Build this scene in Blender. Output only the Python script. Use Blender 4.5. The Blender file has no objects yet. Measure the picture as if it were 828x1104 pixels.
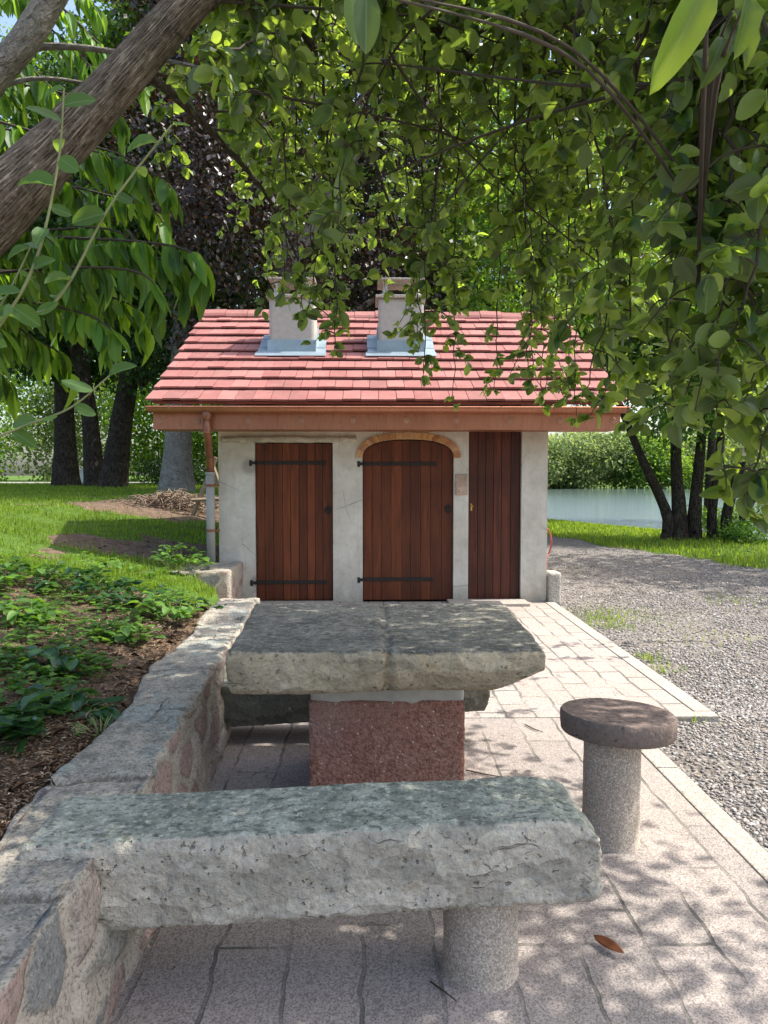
import bpy, bmesh, math, random
import numpy as np
from mathutils import Vector, Matrix, Euler, noise as mnoise

SC = bpy.context.scene
COL = SC.collection
R = random.Random(7)
NR = np.random.default_rng(11)
rad = math.radians

# ------------------------------------------------------------------ camera
F = 800.0            # focal length in pixels of an 828 x 1104 frame
CAMZ = 1.5
PITCH, YAW = 2.86, -1.0
cam_d = bpy.data.cameras.new('camera')
cam_d.sensor_fit = 'HORIZONTAL'; cam_d.sensor_width = 36.0
cam_d.lens = 36.0*F/828.0
cam_d.clip_start = 0.05; cam_d.clip_end = 2000
cam = bpy.data.objects.new('camera', cam_d); COL.objects.link(cam)
cam.location = (0, 0, CAMZ)
cam.rotation_euler = (rad(90-PITCH), 0, rad(YAW))
SC.camera = cam
CM = Euler(cam.rotation_euler).to_matrix()

def ray(px, py):
    return CM @ Vector(((px-414)/F, (552-py)/F, -1.0))
def at(px, py, d):
    """world point seen at photo pixel, at world distance y = d"""
    v = ray(px, py); v = v*(d/v.y)
    return Vector((v.x, v.y, v.z+CAMZ))
def atz(px, py, z):
    v = ray(px, py); v = v*((z-CAMZ)/v.z)
    return Vector((v.x, v.y, z))

# ------------------------------------------------------------------ materials
class NT:
    def __init__(self, name):
        self.m = bpy.data.materials.new(name); self.m.use_nodes = True
        self.t = self.m.node_tree; self.t.nodes.clear()
        self.out = self.n('ShaderNodeOutputMaterial')
        self._tc = None
    def n(self, typ, ins=None, **kw):
        nd = self.t.nodes.new(typ)
        for k, v in kw.items(): setattr(nd, k, v)
        for k, v in (ins or {}).items(): self.set(nd, k, v)
        return nd
    def set(self, nd, k, v):
        s = nd.inputs[k]
        if isinstance(v, bpy.types.NodeSocket): self.t.links.new(v, s)
        elif isinstance(v, bpy.types.Node): self.t.links.new(v.outputs[0], s)
        else:
            if s.type == 'RGBA' and hasattr(v, '__len__') and len(v) == 3: v = (*v, 1)
            s.default_value = v
    def co(self, scale=(1, 1, 1), rot=(0, 0, 0), loc=(0, 0, 0), kind='Object'):
        if self._tc is None: self._tc = self.n('ShaderNodeTexCoord')
        return self.n('ShaderNodeMapping', {'Vector': self._tc.outputs[kind], 'Scale': scale, 'Rotation': rot, 'Location': loc}).outputs[0]
    def noise(self, scale, detail=4, rough=.6, co=None, dist=0.0):
        return self.n('ShaderNodeTexNoise', {'Vector': co or self.co(), 'Scale': scale, 'Detail': detail, 'Roughness': rough, 'Distortion': dist}).outputs[0]
    def voro(self, scale, feature='F1', co=None, out=0, rand=1.0):
        return self.n('ShaderNodeTexVoronoi', {'Vector': co or self.co(), 'Scale': scale, 'Randomness': rand}, feature=feature).outputs[out]
    def ramp(self, fac, stops, interp='LINEAR'):
        nd = self.n('ShaderNodeValToRGB', {'Fac': fac}); cr = nd.color_ramp; cr.interpolation = interp
        while len(cr.elements) < len(stops): cr.elements.new(.5)
        for e, (p, c) in zip(cr.elements, stops):
            e.position = p
            e.color = (*c, 1) if hasattr(c, '__len__') else (c, c, c, 1)
        return nd.outputs[0]
    def mix(self, fac, a, b, blend='MIX'):
        nd = self.n('ShaderNodeMix', data_type='RGBA', blend_type=blend)
        self.set(nd, 0, fac); self.set(nd, 6, a); self.set(nd, 7, b)
        return nd.outputs[2]
    def math(self, op, a, b=0.0, c=None, clamp=False):
        nd = self.n('ShaderNodeMath', operation=op, use_clamp=clamp)
        self.set(nd, 0, a); self.set(nd, 1, b)
        if c is not None: self.set(nd, 2, c)
        return nd.outputs[0]
    def bump(self, h, strength=.5, dist=.01, normal=None):
        ins = {'Height': h, 'Strength': strength, 'Distance': dist}
        if normal is not None: ins['Normal'] = normal
        return self.n('ShaderNodeBump', ins).outputs[0]
    def island(self):
        return self.n('ShaderNodeNewGeometry').outputs['Random Per Island']
    def attr(self, name):
        return self.n('ShaderNodeAttribute', attribute_name=name).outputs['Fac']
    def bsdf(self, color, rough=.8, bump=None, metal=0.0, spec=.5, **kw):
        b = self.n('ShaderNodeBsdfPrincipled', {'Base Color': color, 'Roughness': rough, 'Metallic': metal, 'Specular IOR Level': spec})
        if bump is not None: self.set(b, 'Normal', bump)
        for k, v in kw.items(): self.set(b, k, v)
        self.t.links.new(b.outputs[0], self.out.inputs[0])
        return b

def mat_leaf(name, top, under, trans=.4, rough=.45, var=.35, tcol=None, spec=.35, veins=False):
    t = NT(name); rnd = t.island()
    bk = t.n('ShaderNodeNewGeometry').outputs['Backfacing']
    def rng(c):
        return t.ramp(rnd, [(0, [x*(1-var) for x in c]), (.55, c), (1, [min(1, c[0]*(1+var*1.3)), min(1, c[1]*(1+var)), c[2]*(1+var*.2)])])
    col = t.mix(bk, rng(top), rng(under))
    if veins:
        sp = t.n('ShaderNodeSeparateXYZ', {0: t.n('ShaderNodeUVMap').outputs[0]})
        av = t.math('ABSOLUTE', t.math('SUBTRACT', sp.outputs[1], .5))
        mid = t.ramp(av, [(.018, 1), (.045, 0)])
        sv = t.math('ABSOLUTE', t.math('SINE', t.math('MULTIPLY', t.math('SUBTRACT', sp.outputs[0], t.math('MULTIPLY', av, .9)), 24.0)))
        vn = t.math('MAXIMUM', mid, t.ramp(sv, [(.0, .55), (.22, 0)]))
        col = t.mix(t.math('MULTIPLY', vn, .55), col, [min(1, (a+b)*.75+.03) for a, b in zip(top, under)])
    b = t.n('ShaderNodeBsdfPrincipled', {'Base Color': col, 'Roughness': rough, 'Specular IOR Level': spec})
    tr = t.n('ShaderNodeBsdfTranslucent', {'Color': rng(tcol or [top[0]*2.6, top[1]*2.6, top[2]*1.0])})
    ms = t.n('ShaderNodeMixShader', {'Fac': trans})
    t.t.links.new(b.outputs[0], ms.inputs[1]); t.t.links.new(tr.outputs[0], ms.inputs[2])
    t.t.links.new(ms.outputs[0], t.out.inputs[0])
    return t.m

def mat_stone(name, side, top, dark, spot=None, amp=1.0, speck=0.0, topmix=1.0, streak=True):
    """weathered stone; lichen grows on faces that look up"""
    t = NT(name)
    n1 = t.noise(3.2, 6, .65); n2 = t.noise(14, 6, .7); n3 = t.noise(70, 3, .6)
    base = t.mix(t.ramp(n1, [(.3, 0), (.7, 1)]), [c*.78 for c in side], [min(1, c*1.18) for c in side])
    base = t.mix(t.math('MULTIPLY', t.ramp(n2, [(.45, 0), (.75, 1)]), .55), base, [c*.62 for c in side])
    if spot: base = t.mix(t.ramp(t.noise(4.5, 5, .6, t.co(loc=(3, 1, 7))), [(.56, 0), (.7, .75)]), base, spot)
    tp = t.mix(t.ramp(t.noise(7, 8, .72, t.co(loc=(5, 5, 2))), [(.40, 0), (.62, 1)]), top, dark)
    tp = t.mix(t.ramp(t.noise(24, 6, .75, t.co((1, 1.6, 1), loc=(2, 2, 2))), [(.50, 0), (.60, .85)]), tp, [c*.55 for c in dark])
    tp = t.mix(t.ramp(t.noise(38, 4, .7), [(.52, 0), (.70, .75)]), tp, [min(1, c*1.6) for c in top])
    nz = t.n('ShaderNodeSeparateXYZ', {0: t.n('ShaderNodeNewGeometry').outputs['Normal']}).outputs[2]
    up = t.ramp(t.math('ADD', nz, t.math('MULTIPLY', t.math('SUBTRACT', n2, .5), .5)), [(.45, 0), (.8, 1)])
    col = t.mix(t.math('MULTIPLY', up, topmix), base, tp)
    if speck > 0:
        v = t.voro(90); col = t.mix(t.math('MULTIPLY', t.ramp(v, [(.16, 1), (.26, 0)]), speck), col, (.75, .68, .6))
    col = t.mix(t.math('MULTIPLY', t.ramp(n3, [(.35, 1), (.55, 0)]), .35), col, [c*.35 for c in side])
    h = t.math('ADD', t.math('MULTIPLY', n2, 1.0), t.math('MULTIPLY', n3, .35))
    if streak:
        wn = t.n('ShaderNodeTexNoise', {'Vector': t.co(), 'Scale': 6, 'Detail': 3}).outputs[1]
        vm = t.n('ShaderNodeMix', data_type='VECTOR'); t.set(vm, 0, .10); t.set(vm, 4, t.co()); t.set(vm, 5, wn)
        vr = t.n('ShaderNodeMapping', {'Vector': vm.outputs[1], 'Rotation': (0, rad(-36), 0), 'Scale': (7.5, 10, 20)}).outputs[0]
        cd = t.voro(1.0, 'F1', vr); cc = t.n('ShaderNodeRGBToBW', {0: t.voro(1.0, 'F1', vr, 1)}).outputs[0]
        ce = t.voro(1.0, 'DISTANCE_TO_EDGE', vr)
        side_m = t.math('SUBTRACT', 1.0, up)
        ck = t.math('MULTIPLY', t.math('MULTIPLY', t.ramp(ce, [(.0, 1), (.04, 0)]), t.ramp(t.noise(9, 3, .5, t.co(loc=(8, 1, 1))), [(.56, 0), (.68, 1)])), side_m)
        col = t.mix(t.math('MULTIPLY', ck, .28), col, [c*.25 for c in side])
        col = t.mix(side_m, col, t.mix(1.0, col, t.ramp(cc, [(.2, .80), (.8, 1.14)]), 'MULTIPLY'))
        fac = t.math('ADD', t.math('MULTIPLY', cc, .75), t.math('MULTIPLY', cd, .9))
        h = t.math('ADD', t.math('MULTIPLY', h, 1.15), t.math('MULTIPLY', t.math('SUBTRACT', fac, t.math('MULTIPLY', ck, .7)), t.math('ADD', t.math('MULTIPLY', side_m, .45), .05)))
    pit = t.ramp(t.noise(48, 2, .5, t.co(loc=(1, 2, 3))), [(.66, 0), (.72, 1)])
    col = t.mix(t.math('MULTIPLY', pit, .6), col, [c*.35 for c in side])
    h = t.math('SUBTRACT', h, t.math('MULTIPLY', pit, .7))
    t.bsdf(col, .92, t.bump(h, .95*amp, .016), spec=.2)
    return t.m

def mat_aggregate(name, c1, c2, speck=(.7, .66, .6), bump=.5, scale=150):
    t = NT(name)
    n1 = t.noise(2.5, 5, .6); n2 = t.noise(scale*.6, 3, .7)
    cell = t.voro(scale, out=1)
    g = t.n('ShaderNodeRGBToBW', {0: cell}).outputs[0]
    col = t.mix(t.ramp(n1, [(.3, 0), (.7, 1)]), c1, c2)
    col = t.mix(.55, col, t.mix(1.0, col, t.ramp(g, [(.15, .35), (.5, 1.0), (.85, 1.6)]), 'MULTIPLY'))
    col = t.mix(t.ramp(g, [(.74, 0), (.8, .5)]), col, speck)
    t.bsdf(col, .9, t.bump(t.math('ADD', n2, t.voro(scale)), bump, .004), spec=.2)
    return t.m

def mat_plain(name, c, rough=.6, metal=0.0, nscale=8, var=.2, bump=.2, bscale=60, spec=.4):
    t = NT(name); n1 = t.noise(nscale, 5, .65)
    col = t.mix(n1, [x*(1-var*1.6) for x in c], [min(1, x*(1+var*1.6)) for x in c])
    t.bsdf(col, rough, t.bump(t.noise(bscale, 4), bump, .003), metal, spec)
    return t.m

M = {}
# plaster of the hut: pale render with damp patches and stains
t = NT('lime_plaster')
n1 = t.noise(2.2, 6, .65); n2 = t.noise(11, 6, .7); n3 = t.noise(60, 4, .6)
col = t.mix(t.ramp(n1, [(.35, 0), (.65, 1)]), (.47, .435, .375), (.64, .61, .545))
col = t.mix(t.math('MULTIPLY', t.ramp(n2, [(.5, 0), (.72, 1)]), .55), col, (.36, .34, .30))
col = t.mix(t.math('MULTIPLY', t.ramp(t.noise(170, 3), [(.6, 0), (.72, 1)]), .35), col, (.28, .25, .22))
for (x, z, r) in ((-1.56, 1.60, .12), (-.2, 1.63, .09), (-.17, .29, .10), (-1.5, .25, .09)):   # grey cement where the hinges were set
    d = t.n('ShaderNodeVectorMath', {0: t.co((1, .0, 1)), 1: (x, 0, z)}, operation='DISTANCE').outputs['Value']
    d = t.math('ADD', d, t.math('MULTIPLY', t.math('SUBTRACT', n2, .5), .12))
    col = t.mix(t.ramp(d, [(r*.55, .75), (r, 0)]), col, (.25, .235, .21))
zz = t.n('ShaderNodeSeparateXYZ', {0: t.co()}).outputs[2]
sp = t.math('ADD', zz, t.math('MULTIPLY', t.math('SUBTRACT', t.noise(6, 5, .7), .5), .55))
col = t.mix(t.ramp(sp, [(.0, .7), (.22, 0)]), col, (.30, .265, .205))
col = t.mix(t.ramp(t.noise(1.0, 5, .65, t.co((9, 9, 1.1))), [(.55, 0), (.72, .5)]), col, (.40, .375, .33))
ckp = t.voro(2.3, 'DISTANCE_TO_EDGE', t.co((1, 1, .6)))
col = t.mix(t.math('MULTIPLY', t.ramp(t.math('ADD', ckp, t.math('MULTIPLY', n2, .02)), [(.012, .8), (.017, 0)]), t.ramp(t.noise(1.7, 2), [(.52, 0), (.6, 1)])), col, (.2, .185, .16))
t.bsdf(col, .93, t.bump(t.math('ADD', n2, t.math('MULTIPLY', n3, .6)), .55, .01), spec=.15)
M['plaster'] = t.m
M['chimney_plaster'] = mat_plain('chimney_render', (.43, .41, .36), .93, 0, 14, .16, .7, 90, .15)

# varnished planks
def mat_door(name, c):
    t = NT(name); rnd = t.island()
    off = t.n('ShaderNodeCombineXYZ', {0: t.math('MULTIPLY', rnd, 9), 1: 0.0, 2: t.math('MULTIPLY', rnd, 31)}).outputs[0]
    v = t.n('ShaderNodeVectorMath', {0: t.co(), 1: off}, operation='ADD').outputs[0]
    v = t.n('ShaderNodeMapping', {'Vector': v, 'Scale': (26, 26, 1.3)}).outputs[0]
    g = t.noise(1.0, 6, .65, v, 1.4)
    col = t.mix(t.ramp(g, [(.3, 0), (.7, 1)]), [x*.38 for x in c], [x*1.5 for x in c])
    col = t.mix(1.0, col, t.ramp(rnd, [(0, .62), (.5, 1.0), (1, 1.4)]), 'MULTIPLY')
    col = t.mix(t.ramp(t.noise(1.9, 5, .6), [(.5, 0), (.7, .6)]), col, [x*.45 for x in c])
    t.bsdf(col, t.ramp(g, [(.2, .42), (.8, .62)]), t.bump(g, .35, .004), spec=.3)
    return t.m
M['door'] = mat_door('varnished_planks', (.125, .031, .010))
M['door_dark'] = mat_door('dark_varnished_planks', (.082, .021, .011))
M['iron'] = mat_plain('forged_iron', (.028, .024, .022), .6, .4)
M['brass'] = mat_plain('old_brass', (.5, .33, .10), .4, .9)
# clay tiles
t = NT('red_clay_tiles'); rnd = t.island(); n1 = t.noise(5, 6, .65); n2 = t.noise(40, 4, .6)
col = t.ramp(rnd, [(0, (.24, .092, .083)), (.4, (.295, .120, .106)), (.8, (.33, .148, .130)), (1, (.22, .088, .080))])
col = t.mix(t.math('MULTIPLY', t.ramp(n1, [(.45, 0), (.75, 1)]), .5), col, (.36, .19, .165))
col = t.mix(t.math('MULTIPLY', t.ramp(n2, [(.55, 0), (.75, 1)]), .35), col, (.22, .06, .05))
col = t.mix(t.ramp(t.noise(2.2, 6, .7, t.co(loc=(4, 1, 2))), [(.52, 0), (.70, .55)]), col, (.17, .085, .07))
col = t.mix(t.ramp(t.noise(26, 4, .7, t.co(loc=(1, 1, 9))), [(.64, 0), (.70, .6)]), col, (.30, .29, .22))
t.bsdf(col, .8, t.bump(n2, .3, .004), spec=.25); M['tile'] = t.m
# copper
t = NT('weathered_copper'); n1 = t.noise(3, 6, .6, t.co((1, 1, .25))); n2 = t.noise(16, 5, .7, t.co((3, 1, .5)))
col = t.mix(n1, (.33, .125, .07), (.52, .235, .14)); col = t.mix(t.ramp(n2, [(.5, 0), (.75, .6)]), col, (.20, .08, .05))
t.bsdf(col, t.ramp(n2, [(.3, .36), (.7, .55)]), t.bump(t.noise(6, 3), .12, .01), .62); M['copper'] = t.m
M['copper_dark'] = mat_plain('brown_copper', (.27, .115, .07), .5, .5, 9, .3)
M['bolt'] = mat_plain('bright_copper', (.46, .25, .17), .5, .3)
M['pipe_grey'] = mat_plain('grey_pipe', (.36, .345, .32), .6, 0, 6, .15)
M['lead'] = mat_plain('lead_sheet', (.32, .40, .44), .42, .55, 5, .22, .3, 14)
M['lintel'] = mat_stone('pale_lintel_stone', (.52, .48, .40), (.5, .46, .38), (.33, .3, .25), None, .6)
# little arch bricks
t = NT('arch_bricks'); rnd = t.island(); n1 = t.noise(40, 4, .7)
col = t.ramp(rnd, [(0, (.34, .13, .05)), (.35, (.55, .30, .12)), (.7, (.60, .38, .18)), (1, (.38, .15, .08))])
t.bsdf(t.mix(t.ramp(n1, [(.45, 0), (.75, .6)]), col, (.2, .1, .06)), .9, t.bump(n1, .5, .006)); M['brick'] = t.m
M['mortar'] = mat_plain('mortar', (.48, .45, .39), .95, 0, 12, .2, .6, 80)
M['pink_stone'] = mat_stone('pink_quoin_stone', (.50, .37, .29), (.48, .36, .28), (.36, .27, .21), None, .5)

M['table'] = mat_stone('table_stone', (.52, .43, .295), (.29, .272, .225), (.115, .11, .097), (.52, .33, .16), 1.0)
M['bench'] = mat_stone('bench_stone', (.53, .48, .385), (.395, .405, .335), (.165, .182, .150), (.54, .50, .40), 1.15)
M['bench_far'] = mat_stone('dark_bench_stone', (.21, .205, .16), (.3, .33, .28), (.12, .14, .12), (.15, .17, .10), .8)  # same stone recipe as the near bench, in darker, greener colours
M['redstone'] = None
t = NT('red_granular_stone'); n1 = t.noise(3, 5, .6); n2 = t.noise(55, 5, .75); c = t.voro(75); c2 = t.voro(28)
col = t.mix(t.ramp(n1, [(.3, 0), (.7, 1)]), (.37, .17, .118), (.49, .28, .205))
col = t.mix(t.ramp(n2, [(.42, .8), (.55, 0)]), col, (.21, .085, .058))
col = t.mix(t.ramp(c, [(.14, .85), (.24, 0)]), col, (.55, .38, .31))
col = t.mix(t.ramp(c2, [(.10, .9), (.15, 0)]), col, (.66, .58, .50))
col = t.mix(t.ramp(t.noise(2.0, 3, .5, t.co(loc=(.3, 0, 2))), [(.50, 0), (.72, .6)]), col, (.36, .25, .21))
t.bsdf(col, .92, t.bump(t.math('ADD', n2, c), .9, .008), spec=.2); M['redstone'] = t.m
M['column'] = mat_aggregate('cast_column', (.34, .285, .225), (.44, .375, .30), (.62, .56, .48), .3, 210)
M['disc'] = mat_stone('brown_disc_stone', (.20, .155, .13), (.225, .17, .148), (.15, .115, .10), (.26, .17, .13), .6, streak=False)
M['concrete'] = mat_aggregate('concrete_block', (.36, .33, .28), (.48, .44, .38), (.6, .55, .5), .5, 90)

# rubble wall: irregular stones in mortar
t = NT('rubble_wall')
wob = t.n('ShaderNodeTexNoise', {'Vector': t.co(), 'Scale': 3.5, 'Detail': 4, 'Roughness': .6}).outputs[1]
vv = t.n('ShaderNodeMix', data_type='VECTOR'); t.set(vv, 0, .12); t.set(vv, 4, t.co((1, .75, 1.25))); t.set(vv, 5, wob); vv = vv.outputs[1]
edge = t.math('MULTIPLY', t.attr('edge'), .45); g = t.attr('stone')
n2 = t.noise(16, 6, .7); n3 = t.noise(90, 3, .6)
stone = t.ramp(g, [(0, (.36, .25, .22)), (.2, (.42, .35, .30)), (.4, (.36, .35, .30)), (.55, (.34, .22, .19)), (.7, (.45, .39, .31)), (.85, (.20, .21, .21)), (1, (.44, .41, .33))], 'CONSTANT')
stone = t.mix(.12, stone, (.42, .365, .30))
stone = t.mix(t.ramp(n2, [(.42, 0), (.7, .7)]), stone, t.mix(1, stone, (.5, .5, .5), 'MULTIPLY'))
mort = t.mix(n2, (.34, .30, .245), (.49, .43, .355))
mask = t.ramp(t.math('ADD', edge, t.math('MULTIPLY', t.math('SUBTRACT', n2, .5), .10)), [(.055, 0), (.10, 1)])
side = t.mix(mask, mort, stone)
nz = t.n('ShaderNodeSeparateXYZ', {0: t.n('ShaderNodeNewGeometry').outputs['Normal']}).outputs[2]
tp = t.mix(t.ramp(t.noise(4, 6, .7, t.co(loc=(2, 0, 0))), [(.4, 0), (.62, 1)]), (.46, .41, .335), (.29, .275, .235))
tp = t.mix(t.ramp(t.noise(2.2, 5, .65, t.co(loc=(7, 3, 0))), [(.52, 0), (.6, .8)]), tp, (.36, .40, .36))
sxyz = t.n('ShaderNodeSeparateXYZ', {0: t.co()}); yy = sxyz.outputs[1]
sq = t.math('ADD', t.math('MULTIPLY', yy, 1.42), t.math('MULTIPLY', t.math('SINE', t.math('MULTIPLY', sxyz.outputs[0], 9.0)), .06))
fr = t.math('FRACT', sq)
jd = t.math('ABSOLUTE', t.math('SUBTRACT', fr, .5))
tp = t.mix(t.ramp(jd, [(.006, .8), (.022, 0)]), tp, (.12, .105, .085))
seg = t.noise(1.0, 0, .5, t.n('ShaderNodeCombineXYZ', {1: t.math('FLOOR', t.math('ADD', sq, .5))}).outputs[0])
tp = t.mix(1.0, tp, t.ramp(seg, [(.3, (.78, .76, .72)), (.7, (1.12, 1.12, 1.14))]), 'MULTIPLY')
tp = t.mix(t.ramp(t.noise(13, 7, .75), [(.48, 0), (.62, .8)]), tp, (.13, .135, .12))
tp = t.mix(t.ramp(t.noise(45, 5, .75), [(.54, 0), (.68, .6)]), tp, (.52, .48, .41))
col = t.mix(t.ramp(nz, [(.6, 0), (.82, 1)]), side, tp)
col = t.mix(t.ramp(n3, [(.36, .65), (.5, 0)]), col, (.09, .08, .065))
col = t.mix(t.ramp(t.noise(140, 3, .7), [(.55, 0), (.7, .45)]), col, (.62, .56, .48))
h = t.math('ADD', t.math('MULTIPLY', t.math('MULTIPLY', mask, .55), t.ramp(nz, [(.4, 1), (.7, 0)])), t.math('ADD', n2, t.math('MULTIPLY', n3, .35)))
t.bsdf(col, .93, t.bump(h, .9, .016), spec=.15); M['rubble'] = t.m

# paving (pattern-pressed slabs)
def mat_paving(name, c1, c2, bw, bh, mortar, pinkvar=.3, off=.5, rot=90):
    t = NT(name)
    wob = t.n('ShaderNodeTexNoise', {'Vector': t.co(), 'Scale': 5, 'Detail': 3}).outputs[1]
    vm = t.n('ShaderNodeMix', data_type='VECTOR'); t.set(vm, 0, .05); t.set(vm, 4, t.co(rot=(0, 0, rad(rot)))); t.set(vm, 5, wob); vm = vm.outputs[1]
    br = t.n('ShaderNodeTexBrick', {'Vector': vm, 'Color1': (0, 0, 0, 1), 'Color2': (1, 1, 1, 1), 'Mortar': (.5, .5, .5, 1), 'Scale': 1.0,
             'Mortar Size': mortar, 'Mortar Smooth': .35, 'Bias': 0.0, 'Brick Width': bw, 'Row Height': bh}, offset=off, offset_frequency=2, squash=1.35, squash_frequency=3)
    g = t.n('ShaderNodeRGBToBW', {0: br.outputs[0]}).outputs[0]
    n1 = t.noise(1.3, 5, .6); n2 = t.noise(14, 5, .7); sp = t.noise(260, 2, .7); sp2 = t.voro(210, out=1)
    col = t.mix(t.ramp(t.math('ADD', t.math('MULTIPLY', g, pinkvar*1.5), t.math('MULTIPLY', n1, 1-pinkvar)), [(.3, 0), (.75, 1)]), c1, c2)
    col = t.mix(t.ramp(n2, [(.5, 0), (.75, .4)]), col, [x*.6 for x in c1])
    sg = t.n('ShaderNodeRGBToBW', {0: sp2}).outputs[0]
    col = t.mix(.7, col, t.mix(1.0, col, t.ramp(sg, [(.2, .45), (.5, 1), (.8, 1.42)]), 'MULTIPLY'))
    brk = t.ramp(t.noise(2.6, 4, .6, t.co(loc=(9, 2, 0))), [(.40, .10), (.58, .9)])
    mm = t.math('MULTIPLY', br.outputs[1], brk)
    cw = t.n('ShaderNodeMix', data_type='VECTOR'); t.set(cw, 0, .25); t.set(cw, 4, t.co()); t.set(cw, 5, wob)
    ck = t.voro(3.1, 'DISTANCE_TO_EDGE', cw.outputs[1])
    ckm = t.math('MULTIPLY', t.ramp(ck, [(.004, 1), (.016, 0)]), t.ramp(t.noise(2.7, 3, .5, t.co(loc=(4, 4, 0))), [(.60, 0), (.68, .6)]))
    lines = t.math('MAXIMUM', mm, ckm)
    col = t.mix(t.math('MULTIPLY', lines, .85), col, (.075, .075, .065))
    h = t.math('SUBTRACT', t.math('ADD', t.math('MULTIPLY', n2, .4), t.math('MULTIPLY', sp, .22)), t.math('MULTIPLY', lines, 1.2))
    t.bsdf(col, .9, t.bump(h, .6, .008), spec=.2)
    return t.m
M['paving'] = mat_paving('pressed_slab_paving', (.275, .242, .222), (.338, .292, .262), .86, .215, .008)
M['paving_far'] = mat_paving('pink_block_paving', (.345, .315, .282), (.36, .298, .262), .30, .165, .010, .5)
M['kerb'] = mat_aggregate('kerb_concrete', (.33, .298, .258), (.385, .345, .298), (.6, .55, .5), .4, 190)

# ground sheet: soil, lawn and grit by attribute
t = NT('ground_soil'); soil = t.attr('soil'); grav = t.attr('grit')
n1 = t.noise(1.1, 5, .6); n2 = t.noise(9, 6, .7); n3 = t.noise(60, 4, .7)
cs = t.mix(t.ramp(n2, [(.35, 0), (.65, 1)]), (.070, .046, .032), (.20, .142, .098))
cs = t.mix(t.ramp(n3, [(.55, 0), (.75, .8)]), cs, (.30, .225, .155))
cg = t.mix(t.ramp(n2, [(.3, 0), (.7, 1)]), (.045, .085, .012), (.10, .17, .025))
vg = t.n('ShaderNodeRGBToBW', {0: t.voro(38, out=1)}).outputs[0]; vd = t.voro(38)
cr = t.ramp(vg, [(.15, (.13, .12, .115)), (.45, (.22, .205, .19)), (.7, (.29, .27, .25)), (.9, (.40, .38, .355))])
cr = t.mix(t.ramp(vd, [(.35, 0), (.6, .7)]), cr, (.10, .085, .07))
cr = t.mix(t.ramp(n1, [(.5, 0), (.68, .5)]), cr, (.25, .21, .17))
sm = t.ramp(t.math('ADD', soil, t.math('MULTIPLY', t.math('SUBTRACT', n2, .5), .7)), [(.4, 0), (.6, 1)])
gm = t.ramp(t.math('ADD', grav, t.math('MULTIPLY', t.math('SUBTRACT', n2, .5), .7)), [(.42, 0), (.58, 1)])
col = t.mix(gm, t.mix(sm, cg, cs), cr)
hh = t.mix(gm, t.math('ADD', n2, n3), t.math('MULTIPLY', vd, -1.2))
t.bsdf(col, .95, t.bump(hh, .9, .015), spec=.15); M['ground'] = t.m

t = NT('gravel_chips'); rnd = t.island()
col = t.ramp(rnd, [(0, (.11, .105, .105)), (.25, (.22, .207, .196)), (.5, (.30, .278, .258)), (.62, (.25, .20, .165)), (.8, (.37, .345, .325)), (1, (.52, .50, .475))])
t.bsdf(t.mix(t.ramp(t.noise(60, 3), [(.4, .5), (.6, 0)]), col, (.15, .13, .12)), .85, None, spec=.3); M['gravel'] = t.m

t = NT('litter_chips'); rnd = t.island()
t.bsdf(t.ramp(rnd, [(0, (.05, .028, .018)), (.3, (.12, .07, .042)), (.6, (.22, .14, .085)), (.85, (.33, .24, .16)), (1, (.48, .40, .30))]), .85, None, spec=.2); M['litter'] = t.m

def mat_bark(name, c1, c2, fiss, scale=1.0, sx_=62, sy_=11, f0=.40, f1=.52):
    t = NT(name)
    a = t.co((sx_, sy_, 1), kind='UV')
    n1 = t.noise(1.0, 5, .6, a, .5); n2 = t.noise(40*scale, 4, .7)
    v = t.noise(3.0, 5, .65)
    f = t.ramp(n1, [(f0, 0), (f1, 1)])
    col = t.mix(t.ramp(v, [(.35, 0), (.65, 1)]), c1, c2)
    col = t.mix(f, fiss, col)
    col = t.mix(t.ramp(n2, [(.5, 0), (.7, .6)]), col, [min(1, x*1.55) for x in c2])
    col = t.mix(t.ramp(t.noise(6, 5, .7, t.co(loc=(3, 8, 1))), [(.56, 0), (.66, .45)]), col, (.13, .15, .085))
    t.bsdf(col, .95, t.bump(t.math('ADD', t.math('MULTIPLY', t.ramp(n1, [(.25, 0), (.6, 1)]), 1.0), t.math('MULTIPLY', n2, .4)), 1.0, .03/scale), spec=.1)
    return t.m
M['bark'] = mat_bark('fissured_bark', (.29, .23, .165), (.43, .36, .275), (.13, .095, .068))
M['bark_pale'] = mat_bark('smooth_grey_bark', (.23, .215, .175), (.34, .32, .265), (.13, .115, .09), .8, 26, 16, .30, .42)
M['bark_limb'] = mat_bark('grey_brown_bark', (.105, .088, .066), (.165, .145, .115), (.05, .04, .03), .8, 40, 12, .36, .48)
M['bark_dark'] = mat_bark('dark_bark', (.055, .042, .032), (.095, .077, .06), (.018, .013, .010), .6, 26, 6)
M['bark_beech'] = mat_bark('beech_bark', (.22, .20, .17), (.32, .30, .26), (.11, .10, .08), .5, 9, 8, .30, .40)
M['twig'] = mat_plain('twig_bark', (.060, .045, .032), .85, 0, 20, .3)
M['green_stem'] = mat_plain('green_stem', (.22, .24, .10), .7, 0, 20, .2)
M['dead_wood'] = mat_plain('dead_wood', (.20, .145, .10), .9, 0, 10, .3)
M['post_wood'] = mat_plain('rough_timber', (.26, .20, .125), .9, 0, 10, .3)

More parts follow.
